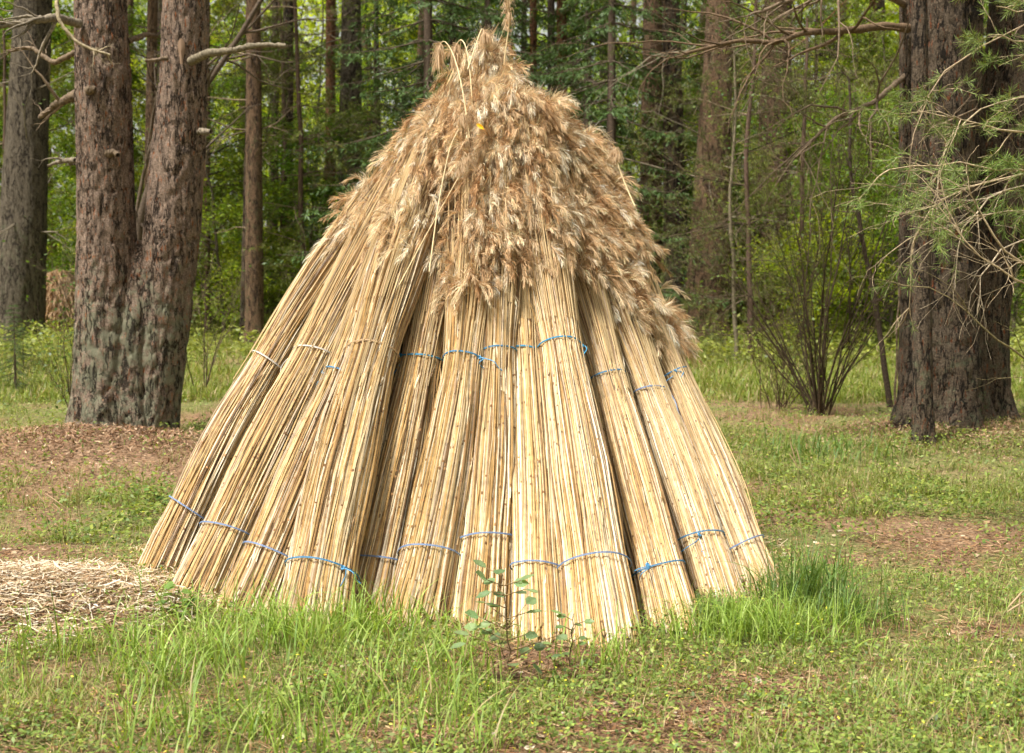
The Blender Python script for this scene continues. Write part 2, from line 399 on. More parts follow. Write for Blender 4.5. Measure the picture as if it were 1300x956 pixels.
    dv = unit(Tj + rg.normal(0, .06, (nl, 3)))
    PL = np.stack([st, st + dv * ll * .5 + e2 * .004, st + dv * ll - np.array([0, 0, .006])], 1)
    mb.ribbons(PL, np.array([.006, .007, .001]) * (.7 + .6 * rg.random((nl, 1))), np.cross(dv, e2), STRAW[rg.choice([1, 3, 4, 2], nl)] * .95)
    mb.build('stalks', M_reed, root, origin=org)
    # core that keeps the middle of the sheaf full
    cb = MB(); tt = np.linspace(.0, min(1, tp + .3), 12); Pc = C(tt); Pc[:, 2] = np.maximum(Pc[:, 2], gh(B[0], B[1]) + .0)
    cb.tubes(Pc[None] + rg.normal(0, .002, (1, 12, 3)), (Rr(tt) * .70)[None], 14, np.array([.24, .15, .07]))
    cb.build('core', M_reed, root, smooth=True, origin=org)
    # plumes
    if npl:
        npl = int(npl * (1.35 if seed > 14 else .75))
        mp = MB()
        tt = tp + .045 + (1.01 - tp) * rg.random(npl) ** (.95 if seed > 14 else .7)
        a = PI / 2 + rg.normal(0, 1.1, npl)
        rr = Rr(tt) * (.78 + .26 * rg.random(npl))
        st = C(tt) + (rr * np.cos(a))[:, None] * e1 + (rr * np.sin(a) * .85)[:, None] * e2
        rd = unit(np.cos(a)[:, None] * e1 + np.sin(a)[:, None] * e2)
        Lp = .11 + .14 * rg.random(npl)
        KA = 7; sA = np.linspace(0, 1, KA)
        flow = np.stack([fbm(st[:, 0] * 4, st[:, 2] * 4, s=61, o=2) - .5, 0 * st[:, 0], 0 * st[:, 0]], 1) * 4.0
        side = unit(rg.normal(0, 1, (npl, 3)) * .28 + rd * .4 + out * .45 + flow)
        d0 = unit(ax * .9 + side * .22); d1 = unit(side * .34 - ax * .75 + np.array([0, 0, -.35]) + out * .05 + rg.normal(0, .17, (npl, 3)))
        bend = (.55 + .45 * rg.random(npl))[:, None, None]; flop = np.where(rg.random(npl) < .25, .95, .55)[:, None, None]
        D = d0[:, None] * (1 - sA[None, :, None] ** flop * bend * 1.3) + d1[:, None] * (sA[None, :, None] ** flop * bend * 1.9)
        D = unit(D); A = st[:, None] + np.concatenate([np.zeros((npl, 1, 3)), np.cumsum(D[:, :-1], 1)], 1) * (Lp / (KA - 1))[:, None, None] * 1.0
        pc = np.array([[.66, .475, .28], [.76, .585, .38], [.56, .375, .205], [.85, .72, .53], [.42, .25, .12]])[rg.choice(5, npl, p=[.28, .27, .18, .17, .10])] * (1 + rg.normal(0, .08, (npl, 1)))
        mp.ribbons(A, .0035, unit(np.cross(D[:, 3], rd)), pc * 1.15)
        nsd = 84
        ii = np.repeat(np.arange(npl), nsd); m = len(ii)
        ss = .12 + .88 * rg.random(m); f = ss * (KA - 1.001); k0 = np.floor(f).astype(int); fr = (f - k0)[:, None]
        p0 = A[ii, k0] * (1 - fr) + A[ii, k0 + 1] * fr; dd = D[ii, k0]
        ls = (.03 + .045 * rg.random(m)) * np.interp(ss, [0, .3, 1], [.9, 1.15, .5]) 
        rnd = unit(rg.normal(0, 1, (m, 3)))
        v0 = unit(dd * .9 + rnd * .48); v1 = unit(dd * .95 + rnd * .24 + np.array([0, 0, -.3]) + out * .06)
        p1 = p0 + v0 * (ls * .4)[:, None]; p2 = p1 + unit(v0 + v1) * (ls * .35)[:, None]; p3 = p2 + unit(v1 + rg.normal(0, .12, (m, 3))) * (ls * .45)[:, None]
        cs = pc[ii] * np.clip(1 + rg.normal(0, .34, (m, 1)), .25, 1.7)
        mp.ribbons(np.stack([p0, p1, p2, p3], 1), np.array([.0012, .0021, .0024, .0006]), unit(rnd + np.cross(v0, out)), np.clip(cs, .03, .9))
        # tall pale stems standing among the heads
        ns = max(6, npl // (6 if seed > 14 else 4)); t1 = np.clip(tp + .1 + .5 * rg.random(ns), 0, 1.02); a = PI / 2 + rg.normal(0, .9, ns)
        tA = t1[:, None] - .42 * np.linspace(1, 0, 6)
        rr2 = Rr(tA) * (1.02 + .12 * rg.random((ns, 1)))
        dr = rg.normal(0, .12, ns)[:, None] * np.linspace(0, 1, 6)
        PS = C(tA) + (rr2 * np.cos(a[:, None] + dr))[..., None] * e1 + (rr2 * np.sin(a[:, None] + dr))[..., None] * e2 * .95
        mp.tubes(PS, .0024, 4, np.array([.66, .50, .27]) * (1 + rg.normal(0, .14, (ns, 1))))
        mp.build('seed_heads', M_plume, root, origin=org)
    # twine
    for (tq, tc_, nm) in ((t_lo, lo_col, 0), (tm, up_col, 1)):
        if tc_ is None: continue
        th = np.linspace(0, 2 * PI, 49)
        rt_ = Rr(tq) * (1.09 + .012 * np.sin(th * 5 + seed)) + .006
        sag = .05 * math.sin(seed * 1.7)
        Q = C(tq + 0 * th) + (rt_ * np.cos(th))[:, None] * e1 + (rt_ * np.sin(th) * .88)[:, None] * e2 + (ax * 0.012)[None] * np.sin(th * 1 + seed * 2.3)[:, None] + ax[None] * sag * (np.cos(th) * rt_)[:, None]
        tb = MB(); tb.tubes(Q, .0021, 5, np.array(tc_))
        tb.tubes(Q + ax * .004 + e2 * .001, .0018, 4, np.array(tc_) * .8)
        tob = tb.build('twine', M_twine, root, smooth=True, origin=org)
        if knots and nm in knots:
            eb = MB(); k = knots[nm]       # +1 / -1 : side of the sheaf where the knot sits
            thk = PI / 2 - k * 1.0; rt0 = Rr(tq) * 1.06 + .006
            p = C(np.array(tq)) + rt0 * math.cos(thk) * e1 + rt0 * math.sin(thk) * .9 * e2
            th = np.linspace(0, 2 * PI, 9)
            eb.tubes(p + .007 * (np.cos(th)[:, None] * e1 + np.sin(th)[:, None] * ax), .005, 5, np.array(tc_))
            for j in range(2):
                n = 8; s_ = np.linspace(0, 1, n)[:, None]
                Lk = .05 + .16 * rg.random()
                dirk = unit(np.array([rg.normal(0, .4) + k * .2, -.15, -.9 + .9 * (j == 0) * rg.random()]))
                pts = p + dirk * Lk * s_ + e2 * .02 * np.sin(s_ * PI) + e1 * .02 * np.sin(s_ * 5 + j)
                eb.tubes(pts, .0023, 4, np.array(tc_) * 1.1)
            e = eb.build('twine_knot', M_twine, tob, origin=org)
    return root, C, e1, e2

BLUE = (.08, .26, .45); LILAC = (.22, .31, .50); TAN = (.55, .38, .22); WHITE = (.72, .68, .62); TEAL = (.06, .33, .55)
def BP(px, py): x, y = G(px, py); return (x, y, float(gh(x, y)) )
SPECS = [
 # name, label, base, mid, top, rb, ru, rt, plume start, stalks, plumes, low twine t, low colour, upper colour, knots
 ('b', 'outermost reed bundle on the left end of the stack, bound low with pale blue twine', BP(212, 738), W(343, 462, 7.55), W(508, 225, 7.85), .16, .122, .125, .70, 560, 120, .13, LILAC, WHITE, None, 11),
 ('b', 'leaning reed bundle second from the left, white twine at its middle and blue below', BP(256, 762), W(400, 452, 7.3), W(530, 205, 7.75), .16, .122, .125, .68, 600, 130, .12, LILAC, WHITE, {1: -1}, 12),
 ('b', 'reed bundle third from the left with a short blue tie high on its left edge', BP(318, 778), W(438, 480, 7.05), W(552, 190, 7.65), .155, .115, .13, .66, 560, 160, .10, LILAC, BLUE, {1: -1}, 13),
 ('b', 'wide bright reed bundle bound halfway up with tan twine, left of the dark narrow bundle', BP(398, 790), W(474, 449, 6.95), W(568, 175, 7.6), .175, .125, .14, .64, 760, 190, .085, BLUE, TAN, {0: 1}, 14),
 ('b', 'narrow shaded reed bundle squeezed in behind its neighbours, blue knot near its middle', BP(468, 784), W(535, 458, 7.08), W(585, 190, 7.6), .15, .108, .12, .62, 420, 120, .09, LILAC, TEAL, {1: -1}, 15),
 ('b', 'straight reed bundle with wide foot and lilac twine above the grass, left of centre', BP(528, 803), W(588, 458, 6.85), W(603, 175, 7.5), .148, .092, .13, .56, 620, 170, .115, LILAC, BLUE, {1: 1}, 16),
 ('b', 'central reed bundle right behind the round-leaved sapling', BP(612, 800), W(632, 449, 6.9), W(632, 165, 7.5), .145, .088, .13, .60, 600, 170, .14, LILAC, BLUE, None, 17),
 ('b', 'slim reed bundle just right of the sapling, its blue twine at knee height', BP(685, 806), W(668, 447, 6.95), W(648, 170, 7.5), .118, .072, .12, .64, 420, 160, .12, LILAC, TEAL, {1: 1}, 18),
 ('b', 'broad pale reed bundle reaching farthest forward, dark gap along its right side', BP(765, 817), W(710, 444, 6.95), W(664, 175, 7.5), .172, .11, .14, .66, 760, 170, .12, LILAC, TEAL, {1: 1}, 19),
 ('b', 'reed bundle right of the dark gap, blue twine knotted low at its left edge', BP(852, 788), W(770, 480, 7.15), W(685, 185, 7.6), .135, .10, .135, .64, 560, 190, .10, BLUE, BLUE, {0: -1}, 20),
 ('b', 'reed bundle second from the right end, brown heads spilling far down its length', BP(912, 768), W(825, 500, 7.3), W(704, 200, 7.7), .13, .095, .135, .54, 520, 210, .12, BLUE, LILAC, {0: -1, 1: 1}, 21),
 ('b', 'outermost reed bundle on the right end, heads hanging close to its blue twine', BP(962, 748), W(855, 478, 7.5), W(738, 215, 7.85), .135, .095, .13, .48, 560, 240, .09, LILAC, BLUE, {1: -1}, 22),
]
def ring(deg, r, z=0): a = math.radians(deg); x, y = SC[0] + r * math.cos(a), SC[1] + r * math.sin(a); return (x, y, float(gh(x, y)))
INNER = [
 ('inner bundle whose heads form the drooping left tuft of the peak', ring(200, 1.2), W(580, 104, 7.8), 31, 90, .05),
 ('inner bundle whose heads form the very peak of the stack', ring(265, 1.05), W(614, 96, 7.75), 32, 140, .06),
 ('inner bundle whose heads bulge on the upper right shoulder of the stack', ring(325, 1.15), W(638, 130, 7.8), 33, 150, .065),
 ('inner bundle whose heads cover the upper left slope under the peak', ring(225, 1.1), W(584, 165, 7.7), 34, 150, .085),
 ('inner bundle whose heads fill the middle just under the peak', ring(280, 1.0), W(622, 150, 7.55), 35, 200, .10),
 ('inner bundle whose heads line the right slope midway down', ring(345, 1.2), W(674, 178, 7.75), 36, 170, .085),
 ('inner bundle whose heads line the left slope midway down', ring(180, 1.25), W(545, 210, 7.85), 37, 150, .09),
 ('inner bundle whose brown lobe sticks out of the right slope', ring(350, 1.35), W(730, 250, 7.75), 38, 150, .10),
]
INNER += [('shaded inner bundle seen through the gap left of the narrow bundle', (BP(446, 770)[0], BP(446, 770)[1] + .12, 0.0), W(576, 150, 7.72), 39, 40, .12),
 ('shaded inner bundle in the dark gap right of the broad pale bundle', (BP(815, 770)[0], BP(815, 770)[1] + .15, 0.0), W(690, 170, 7.75), 40, 40, .1)]
for lab, b, t, sd, npl, rt in INNER:
    b_ = np.array(b); t_ = np.array(t); m = b_ * .45 + t_ * .55; 
    SPECS.append(('b', lab, tuple(b), tuple(m), tuple(t), .13, .10, rt, .66, 200, npl, .1, None, BLUE if False else None, None, sd))
BUND = [bundle(s) for s in SPECS]
def plume_stalk(pts, seed, name='reed_stalk', label=None, L=.2):
    """one loose reed with its own head"""
    rg = R_(seed); pts = np.array(pts, float)
    n = 16; s = np.linspace(0, len(pts) - 1.001, n); k = np.floor(s).astype(int); fr = (s - k)[:, None]
    P = pts[k] * (1 - fr) + pts[k + 1] * fr
    for _ in range(2): P[1:-1] = (P[:-2] + 2 * P[1:-1] + P[2:]) / 4
    root = empty(name, P[0], label, 'reed stalk', 'loose reeds on the stack')
    mb = MB(); mb.tubes(P, np.linspace(.0042, .002, n), 5, np.array([.80, .63, .36])); mb.build('stem', M_reed, root, smooth=True, origin=P[0])
    hp = MB(); m = 170; ss = 1 - rg.random(m) * L / (np.linalg.norm(np.diff(P, axis=0), axis=1).sum())
    f = np.clip(ss, 0, .999) * (n - 1); k = np.floor(f).astype(int); fr = (f - k)[:, None]; p0 = P[k] * (1 - fr) + P[k + 1] * fr; dd = unit(P[k + 1] - P[k])
    rnd = unit(rg.normal(0, 1, (m, 3))); v0 = unit(dd * .7 + rnd * .7); v1 = unit(dd * .3 + rnd * .3 + np.array([0, 0, -.9])); ls = (.03 + .06 * rg.random(m))[:, None]
    hp.ribbons(np.stack([p0, p0 + v0 * ls * .5, p0 + v0 * ls * .5 + v1 * ls * .6], 1), np.array([.0018, .004, .001]), np.cross(v0, [0.1, 1, 0.2]), np.array([.58, .42, .26]) * (1 + rg.normal(0, .15, (m, 1))))
    hp.build('seed_head', M_plume, root, origin=P[0])
plume_stalk([W(640, 80, 7.6), W(643, 55, 7.6), W(647, 30, 7.6), W(644, 4, 7.6), W(645, -14, 7.6)], 1, label='single upright reed rising above the peak of the stack', L=.24)
plume_stalk([W(596, 175, 7.3), W(588, 115, 7.35), W(577, 70, 7.45), W(565, 50, 7.5), W(557, 56, 7.5), W(556, 80, 7.5)], 2, label='pale bent reed arching left over the peak tuft', L=.2)
plume_stalk([W(594, 88, 7.5), W(603, 60, 7.55), W(612, 34, 7.6), W(617, 46, 7.6)], 3, label='short pale reed slanting up to the right beside the peak', L=.08)
plume_stalk([W(806, 262, 7.35), W(794, 235, 7.4), W(786, 214, 7.42), W(780, 193, 7.45)], 4, label='stray reed standing out from the right slope', L=.07)
plume_stalk([W(545, 345, 6.95), W(556, 260, 7.05), W(571, 185, 7.15), W(590, 150, 7.2)], 5, label='long pale reed lying loose over the heads left of centre', L=.1)
plume_stalk([W(500, 375, 7.0), W(540, 300, 7.05), W(596, 200, 7.15)], 6, label='loose pale reed slanting across the heads above the tan twine', L=.1)
plume_stalk([W(600, 140, 7.45), W(597, 90, 7.5), W(592, 58, 7.55), W(585, 48, 7.6), W(578, 58, 7.6), W(578, 80, 7.6)], 7, label='second bent reed whose head hangs in a loop at the top of the left tuft', L=.16)
lf = MB(); p = W(605, 157, 7.12)
lf.leaves6(np.array([p]), np.array([[.9, -.2, -.7]]), np.array([[0, -1, .3]]), .05, .022, np.array([.85, .42, .02]))
tag(lf.build('fallen_leaf', M_litter, origin=p), 'small orange-yellow leaf caught in the heads below the peak', 'leaf')

# ------------------------------------------------------------------ trunks, twigs
def smoothpath(pts, n):
    pts = np.array(pts, float); m = len(pts)
    d = np.concatenate([[0], np.cumsum(np.linalg.norm(np.diff(pts, axis=0), axis=1))]); s = np.linspace(0, d[-1], n)
    P = np.stack([np.interp(s, d, pts[:, k]) for k in range(3)], 1)
    w = max(1, n // (m * 3))
    for _ in range(w): P[1:-1] = (P[:-2] + 2 * P[1:-1] + P[2:]) / 4
    return P, s / d[-1]
def trunk_mesh(mb, pts, rads, sides=40, n=90, amp=.06, seed=0, rough=1.0):
    P, s = smoothpath(pts, n); sd = np.linspace(0, 1, len(rads))
    if len(rads) == len(pts): dd_ = np.concatenate([[0], np.cumsum(np.linalg.norm(np.diff(np.array(pts), axis=0), axis=1))]); sd = dd_ / dd_[-1]
    r = np.interp(s, sd, rads)
    an = np.arange(sides) * 2 * PI / sides; ca, sa = np.cos(an), np.sin(an)
    Z = P[:, 2:3]; rr = r[:, None]
    nz = (fbm(ca[None] * 1.3 + 5, sa[None] * 1.3 + 0 * Z, Z * .7 + seed, s=seed, o=3) - .5) * amp * 3
    rid = fbm(ca[None] * r.mean() * 22, sa[None] * r.mean() * 22 + 0 * Z, Z * 5 + seed, s=seed + 5, o=2)
    nz = nz - np.maximum(0, .12 - np.abs(rid - .5)) * rough * .5
    base = sstep(.9, 0, Z - P[0, 2]); lob = .16 * np.sin(an * 5 + seed)[None] * base ** 2 + .07 * np.sin(an * 3 + seed * 2)[None] * base
    R2 = rr * (1 + nz + lob)
    V = np.stack([P[:, 0:1] + R2 * ca, P[:, 1:2] + R2 * sa, np.broadcast_to(Z, R2.shape)], -1)
    N_, S_ = n, sides; k = (np.arange(N_ - 1) * S_)[:, None]; j = np.arange(S_)[None]; j2 = (j + 1) % S_
    q = np.stack([k + j, k + j2, k + S_ + j2, k + S_ + j], -1)
    mb.add(V, q, np.array([.2, .13, .1]))
def grow(rg, p, d, L, r, depth, nch, wig, droop, out, seg=6, spread=.8, up=0.0, minr=.0015):
    pts = [p.copy()]; rad = [r]; dd = d.copy()
    for k in range(seg):
        dd = unit(dd + rg.normal(0, wig, 3) + np.array([0, 0, -droop + up]))
        pts.append(pts[-1] + dd * L / seg); rad.append(max(minr, r * (1 - .75 * (k + 1) / seg)))
    out.append((np.array(pts), np.array(rad), depth))
    if depth > 0:
        for c in range(nch):
            k = rg.integers(1, seg + 1) if c else seg
            bd = unit(pts[k] - pts[k - 1]); sd = rg.normal(0, 1, 3); sd = unit(sd - bd * np.dot(sd, bd))
            grow(rg, pts[k].copy(), unit(bd + sd * spread), L * (.35 + .35 * rg.random()), max(minr, rad[k] * .65), depth - 1, nch, wig * 1.1, droop, out, seg, spread, up, minr)
def twigs_to(mb, lst, col, sides=5, rg=None, cvar=.15):
    by = {}
    for P, r, dp in lst: by.setdefault((len(P)), []).append((P, r, dp))
    for k, l in by.items():
        c = np.array([np.asarray(col) * (1 + (rg.normal(0, cvar) if rg else 0)) for _ in l])
        mb.tubes(np.array([a[0] for a in l]), np.array([a[1] for a in l]), sides, c)
def polybranch(pts, r0, r1, n=14, wig=.0, rg=None):
    P, s = smoothpath(pts, n)
    if rg is not None: P[1:-1] += rg.normal(0, wig, (n - 2, 3))
    rr = np.linspace(r0, r1, n)
    return P, rr * (1 + .35 * (vnoise(np.arange(n) * .9 + r0 * 900, np.zeros(n)) - .45))

# twin pine -------------------------------------------------------
def px_path(lst, Y): return [W(a, b, Y) for a, b in lst]
YT = twy
tb_ = Gp(160, 566); tw = empty('pine_tree', tb_, 'big pine with two stems joined at the foot, rough pinkish bark and grey lichen', 'pine tree')
def pr_(w): return w / 2 * YT / F
m_ = MB(); a_ = [(137, 575, 118), (137, 545, 104), (138, 500, 92), (137, 400, 82), (135, 300, 74), (133, 200, 70), (131, 100, 69), (128, 20, 64), (125, -130, 62), (120, -400, 58)]
trunk_mesh(m_, [W(a, b, YT) for a, b, c in a_], [pr_(c) for a, b, c in a_], 84, 300, .045, 3, 1.5)
m_.build('trunk', M_bark_main, tw, smooth=True, origin=tb_)
m_ = MB(); a_ = [(188, 575, 88), (188, 545, 76), (196, 500, 70), (208, 400, 70), (219, 290, 72), (225, 200, 70), (233, 100, 61), (236, 20, 60), (238, -130, 58), (241, -400, 54)]
trunk_mesh(m_, [W(a, b, YT + .05) for a, b, c in a_], [pr_(c) for a, b, c in a_], 84, 300, .045, 8, 1.5)
m_.build('trunk', M_bark_main, tw, smooth=True, origin=tb_)
m_ = MB(); a_ = [(163, 575, 90), (163, 500, 70), (170, 400, 58), (176, 330, 34), (177, 305, 10)]
trunk_mesh(m_, [W(a, b, YT - .05 + .02 * k) for k, (a, b, c) in enumerate(a_)], [pr_(c) for a, b, c in a_], 60, 150, .07, 12, 1.5)
m_.build('trunk_joint', M_bark_main, tw, smooth=True, origin=tb_)
BR = np.array([.16, .115, .075]); BRG = np.array([.19, .155, .11])
def add_branch(parent, org, pts, r0, r1, seed, col=BR, sub=3, sublen=.3, name='branch'):
    rg = R_(seed); P, r = polybranch(pts, r0, r1, 30, (r0 * .10), rg); l = [(P, r, 0)]; l2 = []
    for k in range(sub):
        i = rg.integers(8, 30); d = unit(P[i] - P[i - 1]); sdv = rg.normal(0, 1, 3)
        grow(rg, P[i].copy(), unit(d + sdv * .6), sublen * (.5 + rg.random()), r[i] * .6, 1, 3, .18, .02, l2, 6)
    mb = MB(); twigs_to(mb, l, col, 8); twigs_to(mb, l2, col, 4, rg) if l2 else None
    return mb.build(name, M_twig, parent, smooth=True, origin=org)
yf = YT - .22
add_branch(tw, tb_, [W(242, 78, yf), W(262, 68, yf - .2), W(295, 64, yf - .3), W(330, 56, yf - .35), W(363, 58, yf - .4)], .042, .018, 1, np.array([.17, .14, .095]), 1, .15, 'broken_branch')
add_branch(tw, tb_, [W(100, 30, yf), W(70, 22, yf - .3), W(35, 28, yf - .5), W(-20, 36, yf - .7)], .04, .022, 2, BRG, 5, .4)
add_branch(tw, tb_, [W(70, -15, yf - .6), W(74, 25, yf - .7), W(95, 52, yf - .7), W(120, 64, yf - .7), W(140, 70, yf - .7)], .02, .009, 3, np.array([.30, .24, .15]), 6, .2)
add_branch(tw, tb_, [W(97, 120, YT), W(70, 133, YT + .1), W(50, 150, YT + .2)], .045, .02, 4, BR, 3, .4)
add_branch(tw, tb_, [W(97, 66, YT), W(68, 80, YT + .1), W(40, 60, YT + .2), W(10, 65, YT + .2)], .03, .012, 5, BR, 5, .5)
add_branch(tw, tb_, [W(97, 203, YT), W(78, 205, YT + .1), W(60, 210, YT + .1)], .03, .012, 6, BRG, 2, .3)
add_branch(tw, tb_, [W(163, 52, YT), W(185, 44, YT + .1), W(200, 46, YT + .2)], .028, .02, 7, BR, 1, .2)
add_branch(tw, tb_, [W(212, 74, yf), W(198, 76, yf - .1), W(184, 77, yf - .1)], .02, .01, 8, BR, 1, .1, 'branch_stub')
add_branch(tw, tb_, [W(253, 167, yf + .1), W(268, 167, yf - .05)], .03, .02, 9, BRG, 0, .1, 'branch_stub')
add_branch(tw, tb_, [W(137, 195, yf), W(146, 193, yf - .08), W(150, 197, yf - .12)], .035, .02, 10, BR, 0, .1, 'branch_stub')
add_branch(tw, tb_, [W(113, 115, yf), W(120, 113, yf - .1)], .04, .025, 13, BR, 0, .1, 'branch_stub')
# wound / bare wood patch on the right stem
m_ = MB(); th = np.linspace(0, 2 * PI, 25)[:-1]; 
for kk, sc_ in enumerate((1.0,)):
    pass
    ctr = W(230, 65, YT - .195)
    v = [ctr + np.array([.028 * math.cos(t) * (1 + .3 * math.sin(3 * t)), .004 * math.cos(t) ** 2 * 3, .13 * math.sin(t) * (1 + .12 * math.cos(2 * t))]) for t in th]
    m_.add(np.array([ctr + [0, -.004, 0]] + v), [[0, 1 + k, 1 + (k + 1) % 24] for k in range(24)], np.array([.26, .17, .11]), 3)
m_.build('bare_wood_scar', M_litter, tw, origin=tb_)

# generic single trunk tree -----------------------------------------
def needle_tufts(mb, rg, pos, dirs, n, L, w, col, cvar=.2):
    """brush of needles round each twig end"""
    N = len(pos); ii = np.repeat(np.arange(N), n); m = len(ii)
    d = unit(dirs[ii] * .7 + rg.normal(0, .55, (m, 3))); p = pos[ii] + dirs[ii] * (rg.random(m) - .75)[:, None] * .10
    c = np.asarray(col) * (1 + rg.normal(0, cvar, (m, 1))) * (1 + np.array([.5, .1, 0]) * (rg.random((m, 1)) < .08))
    mb.leaves(p, d, unit(rg.normal(0, 1, (m, 3))), L * (.7 + .6 * rg.random(m)), w, np.clip(c, .01, .9))
def crown_pine(rg, base, H0, H1, spread, nb, needles=10, Ln=.16, wn=.02, col=(.065, .105, .03)):
    mb = MB(); lst = []
    for k in range(nb):
        z = H0 + (H1 - H0) * rg.random(); a = rg.random() * 2 * PI; d = np.array([math.cos(a), math.sin(a), .25])
        grow(rg, base + np.array([0, 0, z]), unit(d), spread * (.6 + .5 * rg.random()), .04, 2, 5, .12, -.02, lst, 5)
    fine = [l for l in lst if l[2] <= 1]
    pos = np.concatenate([l[0][2:] for l in fine]); dr = np.concatenate([unit(np.diff(l[0], axis=0))[1:] for l in fine])
    needle_tufts(mb, rg, pos, dr, needles, Ln, wn, col)
    tb = MB(); twigs_to(tb, lst, BR, 4, rg)
    return mb, tb
def single(path, rads, mat, label, cat='pine tree', group=None, name='pine_tree', seed=0, sides=28, n=90, dead=0, deadlen=1.2, pxbase=None, dcol=BR, hz=(1.5, 7)):
    b = np.array(path[0]); root = empty(name, b, label, cat, group)
    mb = MB(); trunk_mesh(mb, path, rads, sides, n, .05, seed); mb.build('trunk', mat, root, smooth=True, origin=b)
    rg = R_(seed + 500)
    if dead:
        P, s = smoothpath(path, 60); r = np.interp(s, np.linspace(0, 1, len(rads)), rads); lst = []
        for k in range(dead):
            i = rg.integers(8, 58)
            if P[i, 2] - b[2] < hz[0] or P[i, 2] - b[2] > hz[1]: continue
            a = rg.random() * 2 * PI; d = unit(np.array([math.cos(a), math.sin(a), rg.normal(.1, .25)]))
            lst = []; grow(rg, P[i] + d * r[i] * .7, d, deadlen * (.4 + .9 * rg.random()), .010 + .012 * rg.random(), 2, 3, .14, .03, lst, 6)
            db = MB(); twigs_to(db, lst, dcol, 4, rg); db.build('dead_branch', M_twig, root, origin=b)

    return root, b
def vpath(px0, py0, px1, ext=9.0, bend=0, rg=None):
    """vertical trunk: foot at pixel (px0,py0) on the ground, passing pixel px1 at the picture's top edge"""
    b = Gp(px0, py0); Y = b[1]; t = W(px1, 0, Y); e = t + (t - b) * (ext / max(1, (t - b)[2]) )
    b = b - np.array([0, 0, .12])
    mid = (b + t) / 2 + np.array([bend, 0, 0])
    return [b, b + (mid - b) * .15, mid, t, e], Y
def pxr(w, Y): return w * Y / F / 2
def T(px0, py0, px1, w0, w1, mat, label, seed, dead=14, bend=0, cat='pine tree', group='tree trunks standing round the clearing', name='pine_tree', deadlen=1.4, dcol=BR, sides=28):
    path, Y = vpath(px0, py0, px1, bend=bend)
    return single(path, [pxr(w0, Y) * 1.25, pxr(w0, Y), pxr((w0 + w1) / 2, Y), pxr(w1, Y), pxr(w1, Y) * .8], mat, label, cat, group, name, seed, dead=dead, deadlen=deadlen, dcol=dcol, sides=sides)
T(22, 432, 42, 64, 46, M_bark_grey, 'thick grey pine left of the twin-stemmed pine, hung with bare twigs', 41, 30, deadlen=1.6, dcol=BRG, sides=48)
T(187, 430, 194, 15, 13, M_bark_bg, 'slim brown trunk seen between the two stems of the big pine', 42, 10)
T(323, 440, 322, 24, 18, M_bark_bg, 'straight brown tree with a thinner stem beside its foot, left of the stack', 43, 22)
T(308, 436, 318, 9, 5, M_bark_dark, 'thin dark stem hugging the straight brown tree', 44, 6, name='young_tree', cat='young tree')
T(263, 420, 263, 8, 7, M_bark_bg, 'very slim stem just right of the twin-stemmed pine', 45, 8, name='young_tree', cat='young tree')
T(418, 412, 420, 16, 12, M_bark_red, 'slim reddish pine beside the left slope of the stack', 46, 16)
T(442, 415, 446, 34, 25, M_bark_grey, 'grey-brown pine right of the slim reddish one, behind the left slope', 47, 22, deadlen=2.0)
T(363, 408, 366, 17, 14, M_bark_dark, 'dark tree deep in the wood between the brown tree and the reddish pine', 48, 10)
T(347, 404, 350, 11, 9, M_bark_dark, 'narrow dark trunk deep in the wood, right of the brown tree', 49, 8)
T(678, 408, 677, 11, 9, M_bark_red, 'slender orange-barked pine right above the peak of the stack', 50, 18, deadlen=1.6)
T(712, 410, 713, 17, 13, M_bark_red, 'orange-barked pine right of the slender one, above the right slope', 51, 22, deadlen=1.8)
T(700, 404, 699, 9, 8, M_bark_dark, 'dark thin trunk between the two orange-barked pines', 52, 6)
T(824, 420, 829, 31, 25, M_bark_bg, 'brown pine just right of the upper right slope', 53, 26, deadlen=2.2)
T(860, 428, 852, 34, 22, M_bark_dark, 'dark pine with pale dead twigs between two brown ones, right of the stack', 54, 24, deadlen=2.2, dcol=BRG)
T(895, 432, 915, 58, 34, M_bark_bg, 'heavy-footed pine leaning slightly right, behind the thin grey sapling', 55, 26, deadlen=2.4, dcol=BRG)
T(976, 420, 988, 46, 36, M_bark_bg, 'pine with reddish dead twigs behind the bare shrub', 56, 26, deadlen=2.2, dcol=np.array([.2, .1, .05]))
T(1112, 408, 1108, 10, 9, M_bark_red, 'distant reddish trunk just left of the dark double pine', 57, 8)
T(935, 402, 936, 9, 8, M_bark_grey, 'distant grey stem deep in the right wood', 58, 8)
T(100, 408, 104, 9, 8, M_bark_bg, 'distant thin trunk between the grey pine and the twin-stemmed pine', 59, 8)
# right double pine
yr = rty; rb_ = Gp(1212, 552); rt = empty('pine_tree', rb_, 'massive dark pine with two stems and a hollow reddish foot at the right', 'pine tree')
m_ = MB(); trunk_mesh(m_, [W(1196, 548, yr), W(1196, 500, yr), W(1193, 400, yr), W(1190, 250, yr), W(1194, 100, yr), W(1194, 0, yr), W(1196, -250, yr)], [.50, .42, .37, .36, .375, .38, .34], 72, 230, .05, 21)
m_.build('trunk', M_bark_dark, rt, smooth=True, origin=rb_)
m_ = MB(); trunk_mesh(m_, [W(1240, 542, yr + .3), W(1240, 500, yr + .3), W(1245, 400, yr + .35), W(1262, 250, yr + .4), W(1283, 100, yr + .4), W(1290, 0, yr + .4), W(1300, -250, yr + .4)], [.36, .30, .27, .27, .26, .25, .22], 60, 200, .05, 23)
m_.build('trunk', M_bark_dark, rt, smooth=True, origin=rb_)
